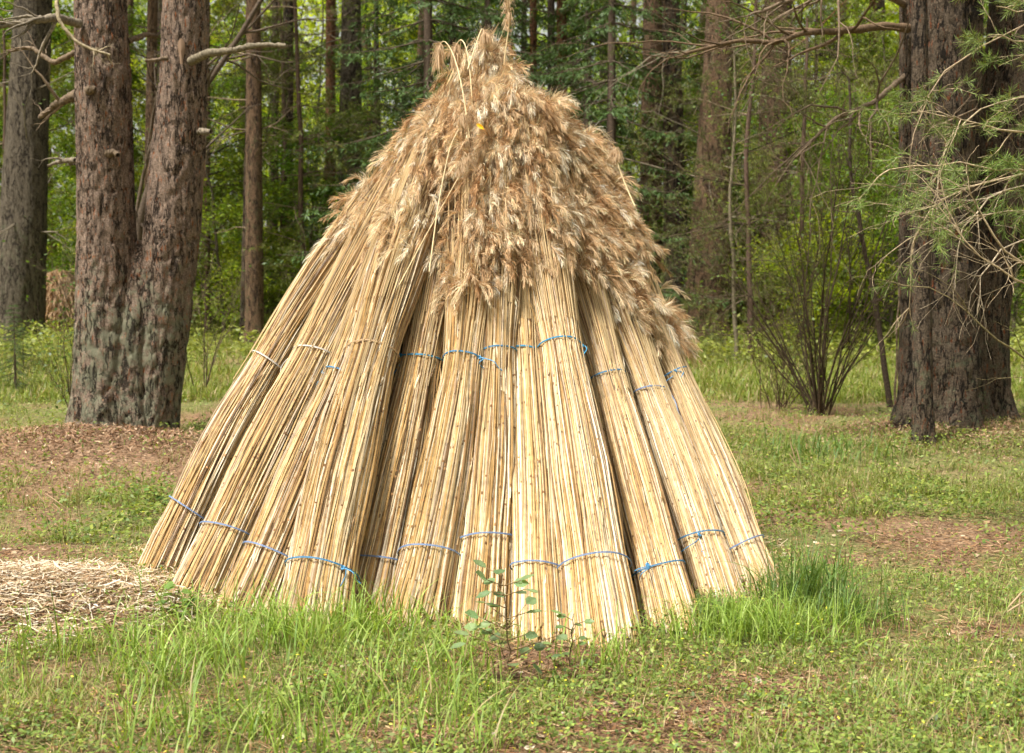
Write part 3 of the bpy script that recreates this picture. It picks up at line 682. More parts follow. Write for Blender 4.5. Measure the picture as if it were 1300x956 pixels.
add_branch(rt, rb_, [W(1153, 36, yr - .2), W(1120, 33, yr - .5), W(1060, 40, yr - .8), W(1015, 42, yr - 1), W(985, 55, yr - 1.1), W(940, 50, yr - 1.2), W(870, 68, yr - 1.4)], .04, .012, 31, np.array([.13, .085, .05]), 16, .7)
add_branch(rt, rb_, [W(1155, 90, yr), W(1110, 130, yr - .4), W(1060, 150, yr - .8), W(1010, 200, yr - 1)], .03, .01, 32, BR, 14, .8)
add_branch(rt, rb_, [W(1155, 10, yr), W(1100, -20, yr - .5), W(1030, -10, yr - 1), W(950, 20, yr - 1.5)], .035, .01, 33, BR, 14, .8)
T(1172, 574, 1167, 27, 20, M_bark_dark, 'mossy slim trunk standing in front of the dark double pine', 61, 12, deadlen=1.0)
# ------------------------------------------------------------------ shrubs
def stemshrub(px, py, label, seed, n, H, spread, r, col, name='bare_shrub', cat='shrub', depth=2, lean=0, leafn=0, lcol=(.09, .14, .03)):
    b = Gp(px, py); rg = R_(seed); lst = []; root = empty(name, b, label, cat)
    for k in range(n):
        a = rg.random() * 2 * PI; o = np.array([math.cos(a), math.sin(a), 0]) * rg.random() * spread * .2
        d = unit(np.array([math.cos(a) * spread * rg.random() + lean, math.sin(a) * spread * rg.random() * .7, 1.0]))
        grow(rg, b + o - [0, 0, .05], d, H * (.5 + .6 * rg.random()), r * (.5 + .7 * rg.random()), depth, 5, .07, 0.0, lst, 9, .45, .02)
    mb = MB(); twigs_to(mb, lst, col, 5, rg); mb.build('stems', M_twig, root, smooth=True, origin=b)
    if leafn:
        f = [l for l in lst if l[2] <= 1]; pos = np.concatenate([l[0][2:] for l in f]); i = rg.integers(0, len(pos), leafn)
        lb = MB(); lb.leaves(pos[i] + rg.normal(0, .05, (leafn, 3)), unit(rg.normal(0, 1, (leafn, 3)) * [1, 1, .4]), unit(rg.normal(0, .5, (leafn, 3)) + [0, 0, 1]), .04 + .02 * rg.random(leafn), .03, np.array(lcol) * (1 + rg.normal(0, .2, (leafn, 1))))
        lb.build('leaves', M_leaf, root, origin=b)
    return root
stemshrub(1042, 527, 'bare many-stemmed shrub fanning out of the grass between the stack and the dark pine', 71, 24, 3.2, .5, .0135, np.array([.06, .042, .024]), leafn=1200)
stemshrub(985, 520, 'low tangle of thin brown twigs at the left foot of the bare shrub', 72, 12, .9, .9, .008, np.array([.10, .065, .04]))
stemshrub(92, 532, 'thicket of thin twigs leaning on the left side of the twin-stemmed pine', 73, 9, 1.2, .25, .009, np.array([.10, .075, .045]), leafn=500)
stemshrub(255, 500, 'crooked bare twig bush right of the twin-stemmed pine', 74, 4, 1.3, .5, .014, np.array([.12, .085, .055]), leafn=60)
def sapling(pts, r, label, seed, sub=10, col=BR, leafn=200, sublen=.5):
    rg = R_(seed); b = np.array(pts[0]); root = empty('sapling', b, label, 'sapling')
    P, rr = polybranch(pts, r, r * .35, 16, .01, rg); l2 = []
    for k in range(sub):
        i = rg.integers(5, 16); d = unit(P[i] - P[i - 1]); grow(rg, P[i].copy(), unit(d + rg.normal(0, .7, 3)), sublen * (.5 + rg.random()), rr[i] * .5, 1, 3, .12, 0, l2, 6)
    mb = MB(); twigs_to(mb, [(P, rr, 0)], col, 8); twigs_to(mb, l2, col, 4, rg); mb.build('stem', M_twig, root, smooth=True, origin=b)
    if leafn:
        pos = np.concatenate([l[0][2:] for l in l2]); i = rg.integers(0, len(pos), leafn)
        lb = MB(); lb.leaves(pos[i] + rg.normal(0, .05, (leafn, 3)), unit(rg.normal(0, 1, (leafn, 3)) * [1, 1, .5]), unit(rg.normal(0, .5, (leafn, 3)) + [0, 0, 1]), .05, .035, np.array([.09, .15, .03]) * (1 + rg.normal(0, .2, (leafn, 1))))
        lb.build('leaves', M_leaf, root, origin=b)
def gpath(lst):
    b = Gp(*lst[0]); return [b - [0, 0, .05]] + [W(a, c, b[1]) for a, c in lst[1:]]
sapling(gpath([(1131, 520), (1120, 450), (1108, 370), (1098, 310), (1080, 235), (1078, 100)]), .035, 'dark curved sapling leaning left between the bare shrub and the dark pine', 81, col=np.array([.07, .05, .035]))
sapling(gpath([(934, 462), (934, 400), (930, 330), (926, 250), (935, 150), (930, 40)]), .035, 'thin upright grey sapling right of the stack', 82, col=np.array([.17, .14, .09]), leafn=400)
sapling(gpath([(1137, 520), (1138, 440), (1142, 350), (1145, 250), (1147, 100)]), .014, 'hair-thin stem close to the left side of the dark pine', 83, col=BR)
# slanting dead tree left of centre
b = Gp(150, 470)
sapling([b + [0, 0, -.1], W(185, 240, b[1]), W(240, 135, b[1]), W(290, 70, b[1]), W(330, 0, b[1]), W(370, -60, b[1])], .075, 'dead tree slanting to the right behind the twin-stemmed pine', 84, 14, np.array([.09, .065, .045]), 200, 1.5)
b = Gp(140, 462)
sapling([b + [0, 0, -.1], W(183, 215, b[1]), W(215, 120, b[1]), W(300, 55, b[1]), W(400, -60, b[1])], .035, 'thinner dead stem slanting behind the twin-stemmed pine', 85, 14, np.array([.11, .08, .055]), 200, 1.2)

# ------------------------------------------------------------------ background foliage prototypes
def make_broadleaf(seed, H, spread, nleaf, lsize, col, trunk_r=.05, low=.6, nb=16):
    rg = R_(seed); lst = []
    root = empty('leafy_tree', (0, 0, 0), 'x', 'tree')
    tp_, tr_ = polybranch([np.array([0, 0, -.1]), np.array([rg.normal(0, .1), rg.normal(0, .1), H * .4]), np.array([rg.normal(0, .3), rg.normal(0, .3), H])], trunk_r, trunk_r * .25, 12, .02, rg)
    mb = MB(); twigs_to(mb, [(tp_, tr_, 0)], np.array([.10, .08, .055]), 8)
    for k in range(nb):
        z = low + (H - low) * (k + rg.random()) / nb; i = min(10, int(z / H * 11)); fr = z / H * 11 - i; p = tp_[i] * (1 - fr) + tp_[i + 1] * fr
        a = rg.random() * 2 * PI; tap = 1 - .5 * (z / H) ** 2
        grow(rg, p, unit(np.array([math.cos(a), math.sin(a), .35])), spread * tap * (.6 + .6 * rg.random()), .02, 2, 4, .12, .015, lst, 5, .7)
    twigs_to(mb, lst, np.array([.10, .08, .055]), 3, rg); mb.build('trunk', M_twig, root, smooth=True)
    fine = [l for l in lst if l[2] <= 1]; pos = np.concatenate([l[0][1:] for l in fine]); i = rg.integers(0, len(pos), nleaf)
    lp = pos[i] + rg.normal(0, 1, (nleaf, 3)) * [.14, .14, .06]
    lb = MB(); nr = unit(rg.normal(0, .45, (nleaf, 3)) + [0, 0, 1])
    c = np.array(col) * (1 + rg.normal(0, .22, (nleaf, 1))) * (1 + np.array([.25, .1, 0]) * rg.normal(0, .6, (nleaf, 1)))
    lb.leaves(lp, unit(rg.normal(0, 1, (nleaf, 3)) * [1, 1, .35] - [0, 0, .15]), nr, lsize * (.6 + .7 * rg.random(nleaf)), lsize * .65, np.clip(c, .01, .6))
    lb.build('crown', M_leaf, root)
    return root
def make_spruce(seed, H, spread, col, low=.3):
    rg = R_(seed); root = empty('spruce_tree', (0, 0, 0), 'x', 'spruce tree'); mb = MB()
    mb.tubes(np.array([[0, 0, -.1], [0, 0, H * .5], [0, 0, H]]), np.array([.11, .07, .01]), 8, np.array([.10, .07, .05])); lst = []
    nd = MB(); Pp = []; Dd = []
    for z in np.arange(low, H, .32):
        nb = 6
        for k in range(nb):
            a = rg.random() * 2 * PI; L = spread * (1 - z / H) ** .8 * (.75 + .4 * rg.random()) + .15
            d = np.array([math.cos(a), math.sin(a), 0]); s = np.linspace(0, 1, 8)[:, None]
            P = np.array([0, 0, z]) + d * L * s + np.array([0, 0, 1]) * (-.42 * L * s ** 1.3 + .22 * L * s ** 3) + rg.normal(0, .012, (8, 3)); lst.append((P, np.linspace(.018, .004, 8), 0))
            sd = np.array([-d[1], d[0], 0])
            nt = int(6 + L * 9)
            for t in range(nt):
                f = .15 + .85 * rg.random(); i = min(6, int(f * 7)); q = P[i] * (1 - (f * 7 - i)) + P[i + 1] * (f * 7 - i)
                tl = (.16 + .32 * rg.random()) * (1.15 - .5 * f); dirr = unit(d * .6 + sd * rg.choice([-1, 1]) * (.5 + .5 * rg.random()) + np.array([0, 0, -.35 - .5 * rg.random()]))
                m = 9; u = rg.random((m, 1)); Pp.append(q + dirr * tl * u + rg.normal(0, .012, (m, 3))); Dd.append(unit(dirr + rg.normal(0, .4, (m, 3))))
    Pp = np.concatenate(Pp); Dd = np.concatenate(Dd); m = len(Pp)
    c = np.array(col) * (1 + rg.normal(0, .2, (m, 1)))
    nd.leaves(Pp, Dd, unit(rg.normal(0, .5, (m, 3)) + [0, 0, 1]), .085 * (.7 + .6 * rg.random(m)), .022, np.clip(c, .01, .5))
    twigs_to(mb, lst, np.array([.10, .075, .05]), 3); mb.build('trunk', M_twig, root, smooth=True); nd.build('crown', M_needle, root)
    return root
def make_shag(seed, H, nb, L, col, ndl=7, low=.8):
    """young pine with dead twiggy lower limbs and thin drooping tufts"""
    rg = R_(seed); root = empty('young_pine', (0, 0, 0), 'x', 'young pine'); lst = []
    tp_, tr_ = polybranch([np.array([0, 0, -.1]), np.array([rg.normal(0, .1), 0, H * .5]), np.array([0, rg.normal(0, .2), H])], .07, .03, 12, .02, rg)
    for k in range(nb):
        z = low + (H - low) * rg.random(); i = min(10, int(z / H * 11)); a = rg.random() * 2 * PI
        grow(rg, tp_[i].copy(), unit(np.array([math.cos(a), math.sin(a), .1])), L * (.5 + .7 * rg.random()), .014, 2, 6, .15, .03, lst, 6, .75)
    mb = MB(); twigs_to(mb, [(tp_, tr_, 0)], np.array([.11, .07, .05]), 8); twigs_to(mb, lst, np.array([.15, .11, .07]), 3, rg, .35); mb.build('trunk', M_twig, root, smooth=True)
    f = [l for l in lst if l[2] == 0]; pos = np.concatenate([l[0][3:] for l in f]); dr = np.concatenate([unit(np.diff(l[0], axis=0))[2:] for l in f])
    sel = rg.random(len(pos)) < .7; nd = MB(); needle_tufts(nd, rg, pos[sel], dr[sel], ndl, .09, .012, col, .3); nd.build('crown', M_needle, root)
    return root
G1, G2, G3 = (.155, .24, .02), (.29, .36, .022), (.055, .105, .03)
BL = [make_broadleaf(101, 6.5, 1.6, 15000, .085, G1), make_broadleaf(102, 8.5, 2.0, 18000, .095, G2, .07), make_broadleaf(103, 4.0, 1.3, 9000, .075, G1, .035, .2), make_broadleaf(104, 2.0, 1.1, 6000, .07, G2, .02, .05, 12)]
SPR = [make_spruce(111, 10, 2.6, (.075, .125, .035)), make_spruce(112, 7, 2.0, (.085, .14, .035))]
SHG = [make_shag(121, 7, 34, 1.7, (.155, .175, .03)), make_shag(122, 8, 40, 2.0, (.12, .15, .03), 6)]
FB = R_(9)
def regionname(px, Y):
    if px < 60: r = 'beyond the thick grey pine'
    elif px < 100: r = 'in the gap left of the twin-stemmed pine'
    elif px < 205: r = 'behind the twin-stemmed pine'
    elif px < 300: r = 'just right of the twin-stemmed pine'
    elif px < 345: r = 'around the straight brown tree'
    elif px < 415: r = 'between the brown tree and the slim reddish pine'
    elif px < 480: r = 'behind the left slope of the stack'
    elif px < 600: r = 'above and left of the peak'
    elif px < 700: r = 'behind the peak of the stack'
    elif px < 800: r = 'behind the orange-barked pines'
    elif px < 870: r = 'just right of the upper right slope'
    elif px < 950: r = 'around the heavy-footed pine'
    elif px < 1030: r = 'behind the pine with reddish twigs'
    elif px < 1100: r = 'behind the bare shrub'
    elif px < 1160: r = 'left of the dark double pine'
    elif px < 1240: r = 'behind the dark double pine'
    else: r = 'at the right edge past the dark double pine'
    return r
used = {}
first = {}
def put(kind, idx, px, Y, sc, word):
    proto = {'b': BL, 's': SPR, 'p': SHG}[kind][idx]
    x = (px - CX) * Y / F; z = float(gh(x, Y)) - .05
    dist = 'nearer' if Y < 27 else ('mid-distance' if Y < 38 else 'far')
    lab = f'{dist} {word} {regionname(px, Y)}'
    if lab in used: 
        used[lab] += 1
    else: used[lab] = 1
    grp = {'b': 'leafy trees of the wood', 's': 'spruces of the wood', 'p': 'young pines of the wood'}[kind]
    key = (kind, idx)
    if key not in first:
        first[key] = 1; proto.location = (x, Y, z); proto.scale = (sc,) * 3; proto.rotation_euler[2] = FB.random() * 6; tag(proto, lab, None, grp); return proto
    return dup(proto, (x, Y, z), FB.random() * 6, sc, lab, None, grp)
# named placements: left wood
for (k, i, px, Y, sc, w) in [
    ('b', 0, 30, 32, 1.1, 'leafy tree'), ('b', 2, 118, 36, 1.0, 'leafy sapling tree'), ('b', 1, 120, 36, 1.1, 'tall leafy tree'), ('b', 0, 195, 30, 1.0, 'leafy tree'), ('b', 2, 290, 27, 1.1, 'leafy sapling tree'),
    ('b', 1, 255, 37, 1.1, 'tall leafy tree'), ('p', 0, 385, 27, 1.0, 'olive young pine'), ('b', 0, 340, 33, 1.0, 'leafy tree'), ('b', 1, 400, 40, 1.0, 'tall leafy tree'), ('p', 1, 355, 31, 1.05, 'olive young pine'), ('p', 0, 10, 30, .9, 'olive young pine'),
    ('b', 3, 280, 31, 1.0, 'leafy bush'), ('b', 3, 345, 35, 1.1, 'leafy bush'), ('b', 3, 395, 32, 1.0, 'leafy bush'), ('b', 3, 85, 38, 1.2, 'leafy bush'), ('b', 3, 375, 28, .9, 'leafy bush'),
    ('s', 0, 545, 26, 1.15, 'dark spruce'), ('s', 0, 620, 31, 1.2, 'dark spruce'), ('s', 0, 775, 27, 1.1, 'dark spruce'), ('s', 1, 700, 34, 1.5, 'dark spruce'), ('s', 1, 480, 36, 1.4, 'dark spruce'), ('s', 0, 575, 38, 1.3, 'dark spruce'), ('s', 0, 665, 40, 1.4, 'dark spruce'), ('s', 1, 745, 31, 1.4, 'dark spruce'),
    ('b', 1, 500, 42, 1.1, 'tall leafy tree'), ('b', 0, 590, 44, 1.5, 'leafy tree'), ('b', 1, 740, 44, 1.2, 'tall leafy tree'),
    ('p', 1, 850, 31, .95, 'olive young pine'), ('p', 0, 925, 33, 1.0, 'olive young pine'), ('p', 1, 955, 22, .75, 'olive young pine'), ('p', 0, 1015, 24, .8, 'olive young pine'), ('b', 2, 880, 29, 1.1, 'leafy sapling tree'), ('p', 0, 1030, 32, 1.05, 'olive young pine'), ('b', 2, 945, 31, 1.2, 'leafy sapling tree'), ('b', 2, 1040, 28, 1.1, 'leafy sapling tree'), ('b', 3, 1085, 24, 1.0, 'leafy bush'), ('b', 2, 1125, 25, .95, 'leafy sapling tree'),
    ('b', 2, 1080, 27, 1.1, 'leafy sapling tree'), ('b', 0, 1060, 33, 1.1, 'leafy tree'), ('b', 0, 1125, 30, 1.0, 'leafy tree'), ('b', 1, 1000, 38, 1.1, 'tall leafy tree'), ('b', 1, 1100, 41, 1.1, 'tall leafy tree'), ('b', 0, 940, 34, 1.1, 'leafy tree'), ('b', 1, 870, 40, 1.1, 'tall leafy tree'),
    ('b', 1, 1200, 38, 1.2, 'tall leafy tree'), ('b', 0, 1260, 31, 1.1, 'leafy tree'), ('b', 2, 1285, 26, 1.1, 'leafy sapling tree'), ('b', 3, 1045, 26, 1.15, 'leafy bush'), ('b', 3, 1000, 30, 1.2, 'leafy bush'), ('b', 3, 320, 27, .9, 'leafy bush'), ('b', 2, 385, 30, 1.1, 'leafy sapling tree'), ('b', 3, 1110, 32, 1.2, 'leafy bush'), ('b', 3, 930, 31, 1.1, 'leafy bush'), ('b', 3, 1275, 30, 1.2, 'leafy bush'), ('b', 3, 1010, 35, 1.2, 'leafy bush'),
    ('p', 1, 1230, 27, 1.0, 'olive young pine'), ('b', 1, -40, 38, 1.1, 'tall leafy tree'), ('b', 0, 1340, 36, 1.3, 'leafy tree'), ('s', 1, 250, 46, 1.5, 'dark spruce'), ('s', 1, 1040, 48, 1.5, 'dark spruce'), ('s', 0, 160, 48, 1.2, 'dark spruce')]:
    put(k, i, px, Y, sc, w)
# far wood: one mass
rg = R_(55); fb = MB(); n = 130000
Yf = 50 + 22 * rg.random(n) ** .8; xf = (rg.random(n) - .5) * 2 * (.46 * Yf + 3); zf = rg.random(n) ** .9 * 17 + 1.2
cl = fbm(xf * .35, zf * .35, Yf * .25, s=5, o=3); keep = cl > .40; Yf, xf, zf, cl = Yf[keep], xf[keep], zf[keep], cl[keep]; m = len(xf)
tone = fbm(xf * .12, zf * .1, s=8, o=2)[:, None]
c = (np.array([.50, .54, .04]) * tone + np.array([.14, .20, .04]) * (1 - tone)) * (1 + rg.normal(0, .25, (m, 1)))
fb.leaves(np.stack([xf, Yf, zf + .03 * 40], 1), unit(rg.normal(0, 1, (m, 3))), unit(rg.normal(0, .8, (m, 3)) + [0, -.3, .8]), .32 * (.6 + .7 * rg.random(m)), .2, np.clip(c, .01, .7))
tag(fb.build('far_woodland', M_leaf), 'bright yellow-green woodland far behind all the trunks', 'woodland', kind='stuff')
rg = R_(56)
for k in range(34):
    px = -20 + k * 41 + rg.normal(0, 12); Y = 34 + 18 * rg.random(); x = (px - CX) * Y / F; b = np.array([x, Y, float(gh(x, Y)) - .1]); r = .08 + .13 * rg.random()
    root = empty('far_tree', b, f'far dark trunk {regionname(px, Y)}', 'tree', 'far trunks in the wood')
    mb = MB(); trunk_mesh(mb, [b, b + [rg.normal(0, .2), 0, 6], b + [rg.normal(0, .5), 0, 16]], [r * 1.2, r, r * .7], 12, 24, .04, k); mb.build('trunk', M_bark_dark if k % 2 else M_bark_bg, root, smooth=True, origin=b)

# crowns overhead on some pines (shade for the wood)
rg = R_(77)
cb, ctw = crown_pine(rg, np.zeros(3), 0, 3.5, 3.2, 26, 9, .28, .05)
cm = cb.mesh('pine_crown'); cm.materials.append(M_needle)
for o in [o for o in scene.objects if o.name.startswith('pine_tree') and o.parent is None and o.location[1] > 19][::7]:
    c = bpy.data.objects.new('crown', cm); COL.objects.link(c); c.parent = o; c.location = (0, 0, 9.5); c.rotation_euler[2] = rg.random() * 6

# ------------------------------------------------------------------ pine off the right edge with needle sprays
pb = np.array([4.05, 8.6, 0.0]); pb[2] = float(gh(pb[0], pb[1]))
pr, _ = single([pb, pb + [0, 0, 1.5], pb + [.05, 0, 6]], [.15, .12, .09], M_bark_bg, 'pine past the right edge reaching in with green needle sprays and bare twigs', 'pine tree', None, 'pine_tree', 90, dead=0)
def spray_branch(pts, seed, r=.012, sub=12, tufts=True, sublen=.32, col=np.array([.42, .32, .2]), nd=26):
    rg = R_(seed); pts = list(pts); hp_ = pts[0]; pts = [np.array([pb[0] + .02, pb[1], hp_[2] - .08])] + pts if hp_[0] > 3 else pts; P, rr = polybranch(pts, r, .003, 16, .008, rg); l2 = []
    for k in range(sub):
        i = rg.integers(4, 16); d = unit(P[i] - P[i - 1]); grow(rg, P[i].copy(), unit(d + rg.normal(0, .45, 3)), sublen * (.5 + rg.random()), .004, 1, 3, .16, .03, l2, 6, .6, 0, .0012)
    mb = MB(); twigs_to(mb, [(P, rr, 0)], col, 6); twigs_to(mb, l2, col * .85, 4, rg)
    bo = mb.build('branch', M_twig, pr, smooth=True, origin=pb)
    if tufts:
        pos = np.concatenate([l[0][4:] for l in l2]); dr = np.concatenate([unit(np.diff(l[0], axis=0))[3:] for l in l2])
        kk = rg.random(len(pos)) < .55; pos = pos[kk]; dr = dr[kk]; nb = MB(); needle_tufts(nb, rg, pos, dr, nd + 6, .062, .0034, (.18, .24, .06), .3); nb.build('needles', M_needle, bo, origin=pb)
spray_branch([W(1420, 175, 8.5), W(1330, 170, 8.3), W(1260, 165, 8.1), W(1215, 150, 8), W(1165, 140, 8)], 1)
spray_branch([W(1420, 100, 8.5), W(1340, 60, 8.3), W(1290, 50, 8.2), W(1255, 45, 8.1)], 2, sub=10)
spray_branch([W(1420, 10, 8.5), W(1340, 8, 8.3), W(1300, 15, 8.2), W(1265, 8, 8.1)], 3, sub=8)
spray_branch([W(1420, 230, 8.5), W(1340, 220, 8.4), W(1280, 215, 8.3), W(1230, 205, 8.2), W(1130, 215, 8.2)], 4, sub=12)
spray_branch([W(1420, 300, 8.5), W(1310, 345, 8.2), W(1265, 310, 8.1), W(1232, 240, 8.1), W(1222, 225, 8.1)], 5, r=.016, sub=14, tufts=False, sublen=.4)
spray_branch([W(1420, 380, 8.5), W(1320, 370, 8.2), W(1270, 345, 8.1), W(1215, 300, 8.1), W(1190, 260, 8.1)], 6, r=.010, sub=14, tufts=False, sublen=.4)
spray_branch([W(1420, 500, 8.5), W(1300, 455, 8.2), W(1250, 415, 8.1), W(1215, 380, 8.1), W(1180, 365, 8.1)], 7, r=.010, sub=5, tufts=False, sublen=.3, col=np.array([.2, .16, .08]))
spray_branch([W(1160, 420, 9.5), W(1150, 330, 9.4), W(1175, 270, 9.3), W(1210, 240, 9.2), W(1420, 200, 8.6)][::-1], 8, r=.010, sub=12, tufts=False, sublen=.35)

for k, (pts, tf, cc) in enumerate([
    ([(1420, 260), (1330, 270), (1270, 265), (1225, 280), (1180, 310)], True, (.36, .28, .18)), ([(1420, 150), (1330, 120), (1250, 130), (1200, 180), (1190, 250)], True, (.36, .28, .18)),
    ([(1420, 200), (1320, 230), (1250, 250), (1215, 300), (1212, 370)], False, (.40, .32, .22)), ([(1420, 330), (1340, 310), (1290, 300), (1250, 330), (1240, 400)], False, (.40, .32, .22)),
    ([(1420, -20), (1330, 20), (1240, 60), (1180, 110), (1160, 170)], True, (.30, .22, .14))]):
    spray_branch([W(a, b, 8.7 + .1 * k - .1 * q_) for q_, (a, b) in enumerate(pts)], 40 + k, r=.009, sub=12, tufts=tf, sublen=.30, nd=14, col=np.array(cc))
# ------------------------------------------------------------------ ground vegetation
def stack_clear(x, y): return ((x - SC[0]) / 1.5) ** 2 + ((y - SC[1]) / 1.35) ** 2 > 1
def scatter(n, seed, y0, y1, pw=1.0, mar=1.08):
    n = int(n * 1.5); rg = R_(seed); u = rg.random(n); Y = 1 / (1 / y0 + (1 / y1 - 1 / y0) * u ** pw); X = (rg.random(n) - .5) * 2 * (.365 * mar * Y + 1.3)
    return rg, X, Y
def grass(name, label, n, seed, y0, y1, h, w, K, cols, bare_k=1.0, clump=.5, lean=.5, dry=.1, mask=None):
    rg, X, Y = scatter(n, seed, y0, y1)
    pz = fbm(X * 2.2, Y * 2.2, s=seed, o=3) * .7 + fbm(X * .9, Y * 1.1, s=400, o=3) * .3 + (fbm(X * 6, Y * 6, s=401, o=2) - .5) * .35; b = bare(X, Y)
    keep = (rg.random(len(X)) < np.clip((pz - clump + .12) * 4.5, .02, 1) * np.clip(1.15 - b * bare_k, 0, 1)) & stack_clear(X, Y)
    if mask is not None: keep &= mask(X, Y)
    X, Y, pz = X[keep], Y[keep], pz[keep]; m = len(X)
    Z = gh(X, Y) - .01; hh = h * (.45 + .9 * rg.random(m)) * (.55 + .9 * pz)
    a = rg.random(m) * 2 * PI; ln = lean * (.3 + rg.random(m)); d = np.stack([np.cos(a), np.sin(a), 0 * a], 1)
    s = np.linspace(0, 1, K)[None, :, None]
    P = np.stack([X, Y, Z], 1)[:, None] + d[:, None] * (hh * ln)[:, None, None] * s ** 1.8 + np.array([0, 0, 1]) * hh[:, None, None] * (s - .35 * ln[:, None, None] * s ** 2.5)
    wd = w * (.6 + .8 * rg.random((m, 1))) * np.interp(np.linspace(0, 1, K), [0, .4, 1], [.8, 1, .08])
    cs = np.array(cols)[rg.choice(len(cols), m)] * (1 + rg.normal(0, .15, (m, 1)))
    dm = rg.random(m) < dry; cs[dm] = np.array([.42, .33, .17]) * (1 + rg.normal(0, .15, (dm.sum(), 1)))
    side = np.stack([-np.sin(a + rg.normal(0, .5, m)), np.cos(a), 0 * a], 1)
    mb = MB(); mb.ribbons(P, wd, side, np.clip(cs, .01, .8)); return tag(mb.build(name, M_blade), label, 'grass', kind='stuff')
GR = [(.23, .34, .055), (.29, .38, .07), (.16, .26, .045), (.38, .39, .13)]
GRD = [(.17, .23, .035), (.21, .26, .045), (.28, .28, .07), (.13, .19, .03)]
GRF = [(.21, .27, .04), (.16, .22, .03), (.27, .29, .06)]
grass('grass', 'short bright grass at the foot of the stack', 42000, 201, 4.1, 8.5, .085, .004, 5, GR, 1.1, .52, .9, .27)
grass('grass', 'fine low grass and sprouts across the clearing', 60000, 202, 5, 14, .05, .0035, 3, GR, 1.05, .46, .7, .2)
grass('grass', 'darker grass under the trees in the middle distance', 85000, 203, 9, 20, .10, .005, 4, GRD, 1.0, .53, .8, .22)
grass('grass', 'pale yellow-green grass of the far clearing', 80000, 204, 16, 58, .15, .013, 3, GRF, .6, .36, .6, .15)
# foreground tall tufts along the front
def front(X, Y):
    px, py = proj(X, Y, gh0(X, Y)); return (py > 770) & (px > 150) & (px < 640)
grass('grass', 'tall arching blades in front of the left half of the stack', 4500, 205, 4.3, 6.6, .22, .0055, 7, [(.26, .38, .06), (.34, .44, .10), (.19, .31, .05)], .8, .38, .8, .08, front)
# broad little ground leaves
def cover(name, label, n, seed, y0, y1, L, cols, bk=.8, thr=.42, zt=.05, cat='ground cover'):
    rg, X, Y = scatter(n, seed, y0, y1); pz = fbm(X * 3, Y * 3, s=seed, o=3) * .6 + fbm(X * .9, Y * 1.1, s=400, o=3) * .4; b = bare(X, Y)
    k = (rg.random(len(X)) < np.clip((pz - thr + .02) * 6, .01, 1) * np.clip(1.1 - b * bk, 0, 1)) & stack_clear(X, Y); X, Y, pz = X[k], Y[k], pz[k]; m = len(X)
    P = np.stack([X, Y, gh(X, Y) + zt * rg.random(m) * pz * 2], 1)
    mb = MB(); mb.leaves(P, unit(rg.normal(0, 1, (m, 3)) * [1, 1, .4]), unit(rg.normal(0, .4, (m, 3)) + [0, 0, 1]), L * (.6 + .8 * rg.random(m)), L * .6, np.clip(np.array(cols)[rg.choice(len(cols), m)] * (1 + rg.normal(0, .2, (m, 1))), .01, .8))
    return tag(mb.build(name, M_blade), label, cat, kind='stuff')
cover('ground_cover', 'small green leaves of low weeds across the clearing', 85000, 211, 4.1, 22, .022, [(.21, .29, .06), (.30, .36, .08), (.14, .21, .05)], .85, .40, .07)
cover('ground_cover', 'tall leafy undergrowth along the wood edge', 50000, 212, 20, 50, .09, [(.22, .26, .05), (.28, .30, .06)], .5, .42, .35)
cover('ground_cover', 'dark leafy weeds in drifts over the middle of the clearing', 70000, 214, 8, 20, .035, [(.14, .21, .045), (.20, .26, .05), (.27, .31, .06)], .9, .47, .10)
cover('flowers', 'tiny yellow flowers dotted over the grass', 2200, 213, 4.3, 16, .014, [(.75, .65, .06)], .8, .42, .12, 'flowers')
# litter
def litter(name, label, n, seed, y0, y1, L, w, cols, fn, zt=.01, K=3, lift=.15):
    rg, X, Y = scatter(n, seed, y0, y1); k = fn(rg, X, Y) & stack_clear(X, Y); X, Y = X[k], Y[k]; m = len(X); a = rg.random(m) * 2 * PI
    d = np.stack([np.cos(a), np.sin(a), rg.normal(0, lift, m)], 1); LL = (L * (.4 + rg.random(m)))[:, None]
    P0 = np.stack([X, Y, gh(X, Y) + zt * rg.random(m) + .003], 1); bend = rg.normal(0, .15, (m, 3)) * [1, 1, .3]
    P = np.stack([P0 - d * LL / 2, P0 + bend * LL, P0 + d * LL / 2], 1); P[..., 2] = np.maximum(P[..., 2], gh(P[..., 0], P[..., 1]) + .002)
    mb = MB(); mb.ribbons(P, w * (.5 + rg.random((m, 1))) * np.array([1, 1.1, .6]), np.stack([-np.sin(a), np.cos(a), rg.normal(0, .4, m)], 1), np.clip(np.array(cols)[rg.choice(len(cols), m)] * (1 + rg.normal(0, .2, (m, 1))), .01, .85))
    return tag(mb.build(name, M_litter), label, 'litter', kind='stuff')
litter('needle_litter', 'reddish-brown needles and twig bits on the bare ground', 120000, 221, 4.1, 17, .06, .0035, [(.30, .17, .08), (.22, .11, .05), (.40, .27, .15), (.14, .08, .05)], lambda rg, X, Y: rg.random(len(X)) < .25 + bare(X, Y))
litter('fallen_leaves', 'pale dry leaves and flakes on the open ground', 1800, 222, 4.2, 12, .03, .018, [(.46, .34, .22), (.36, .23, .13), (.50, .42, .31)], lambda rg, X, Y: rg.random(len(X)) < .25 + bare(X, Y), .01)
def onmound(rg, X, Y):
    d = np.minimum(((X - twx + .15) / 1.35) ** 2 + ((Y - twy + .5) / .9) ** 2, ((X - rtx) / 1.2) ** 2 + ((Y - rty + .4) / .9) ** 2); return rg.random(len(X)) < np.exp(-d) * 1.2
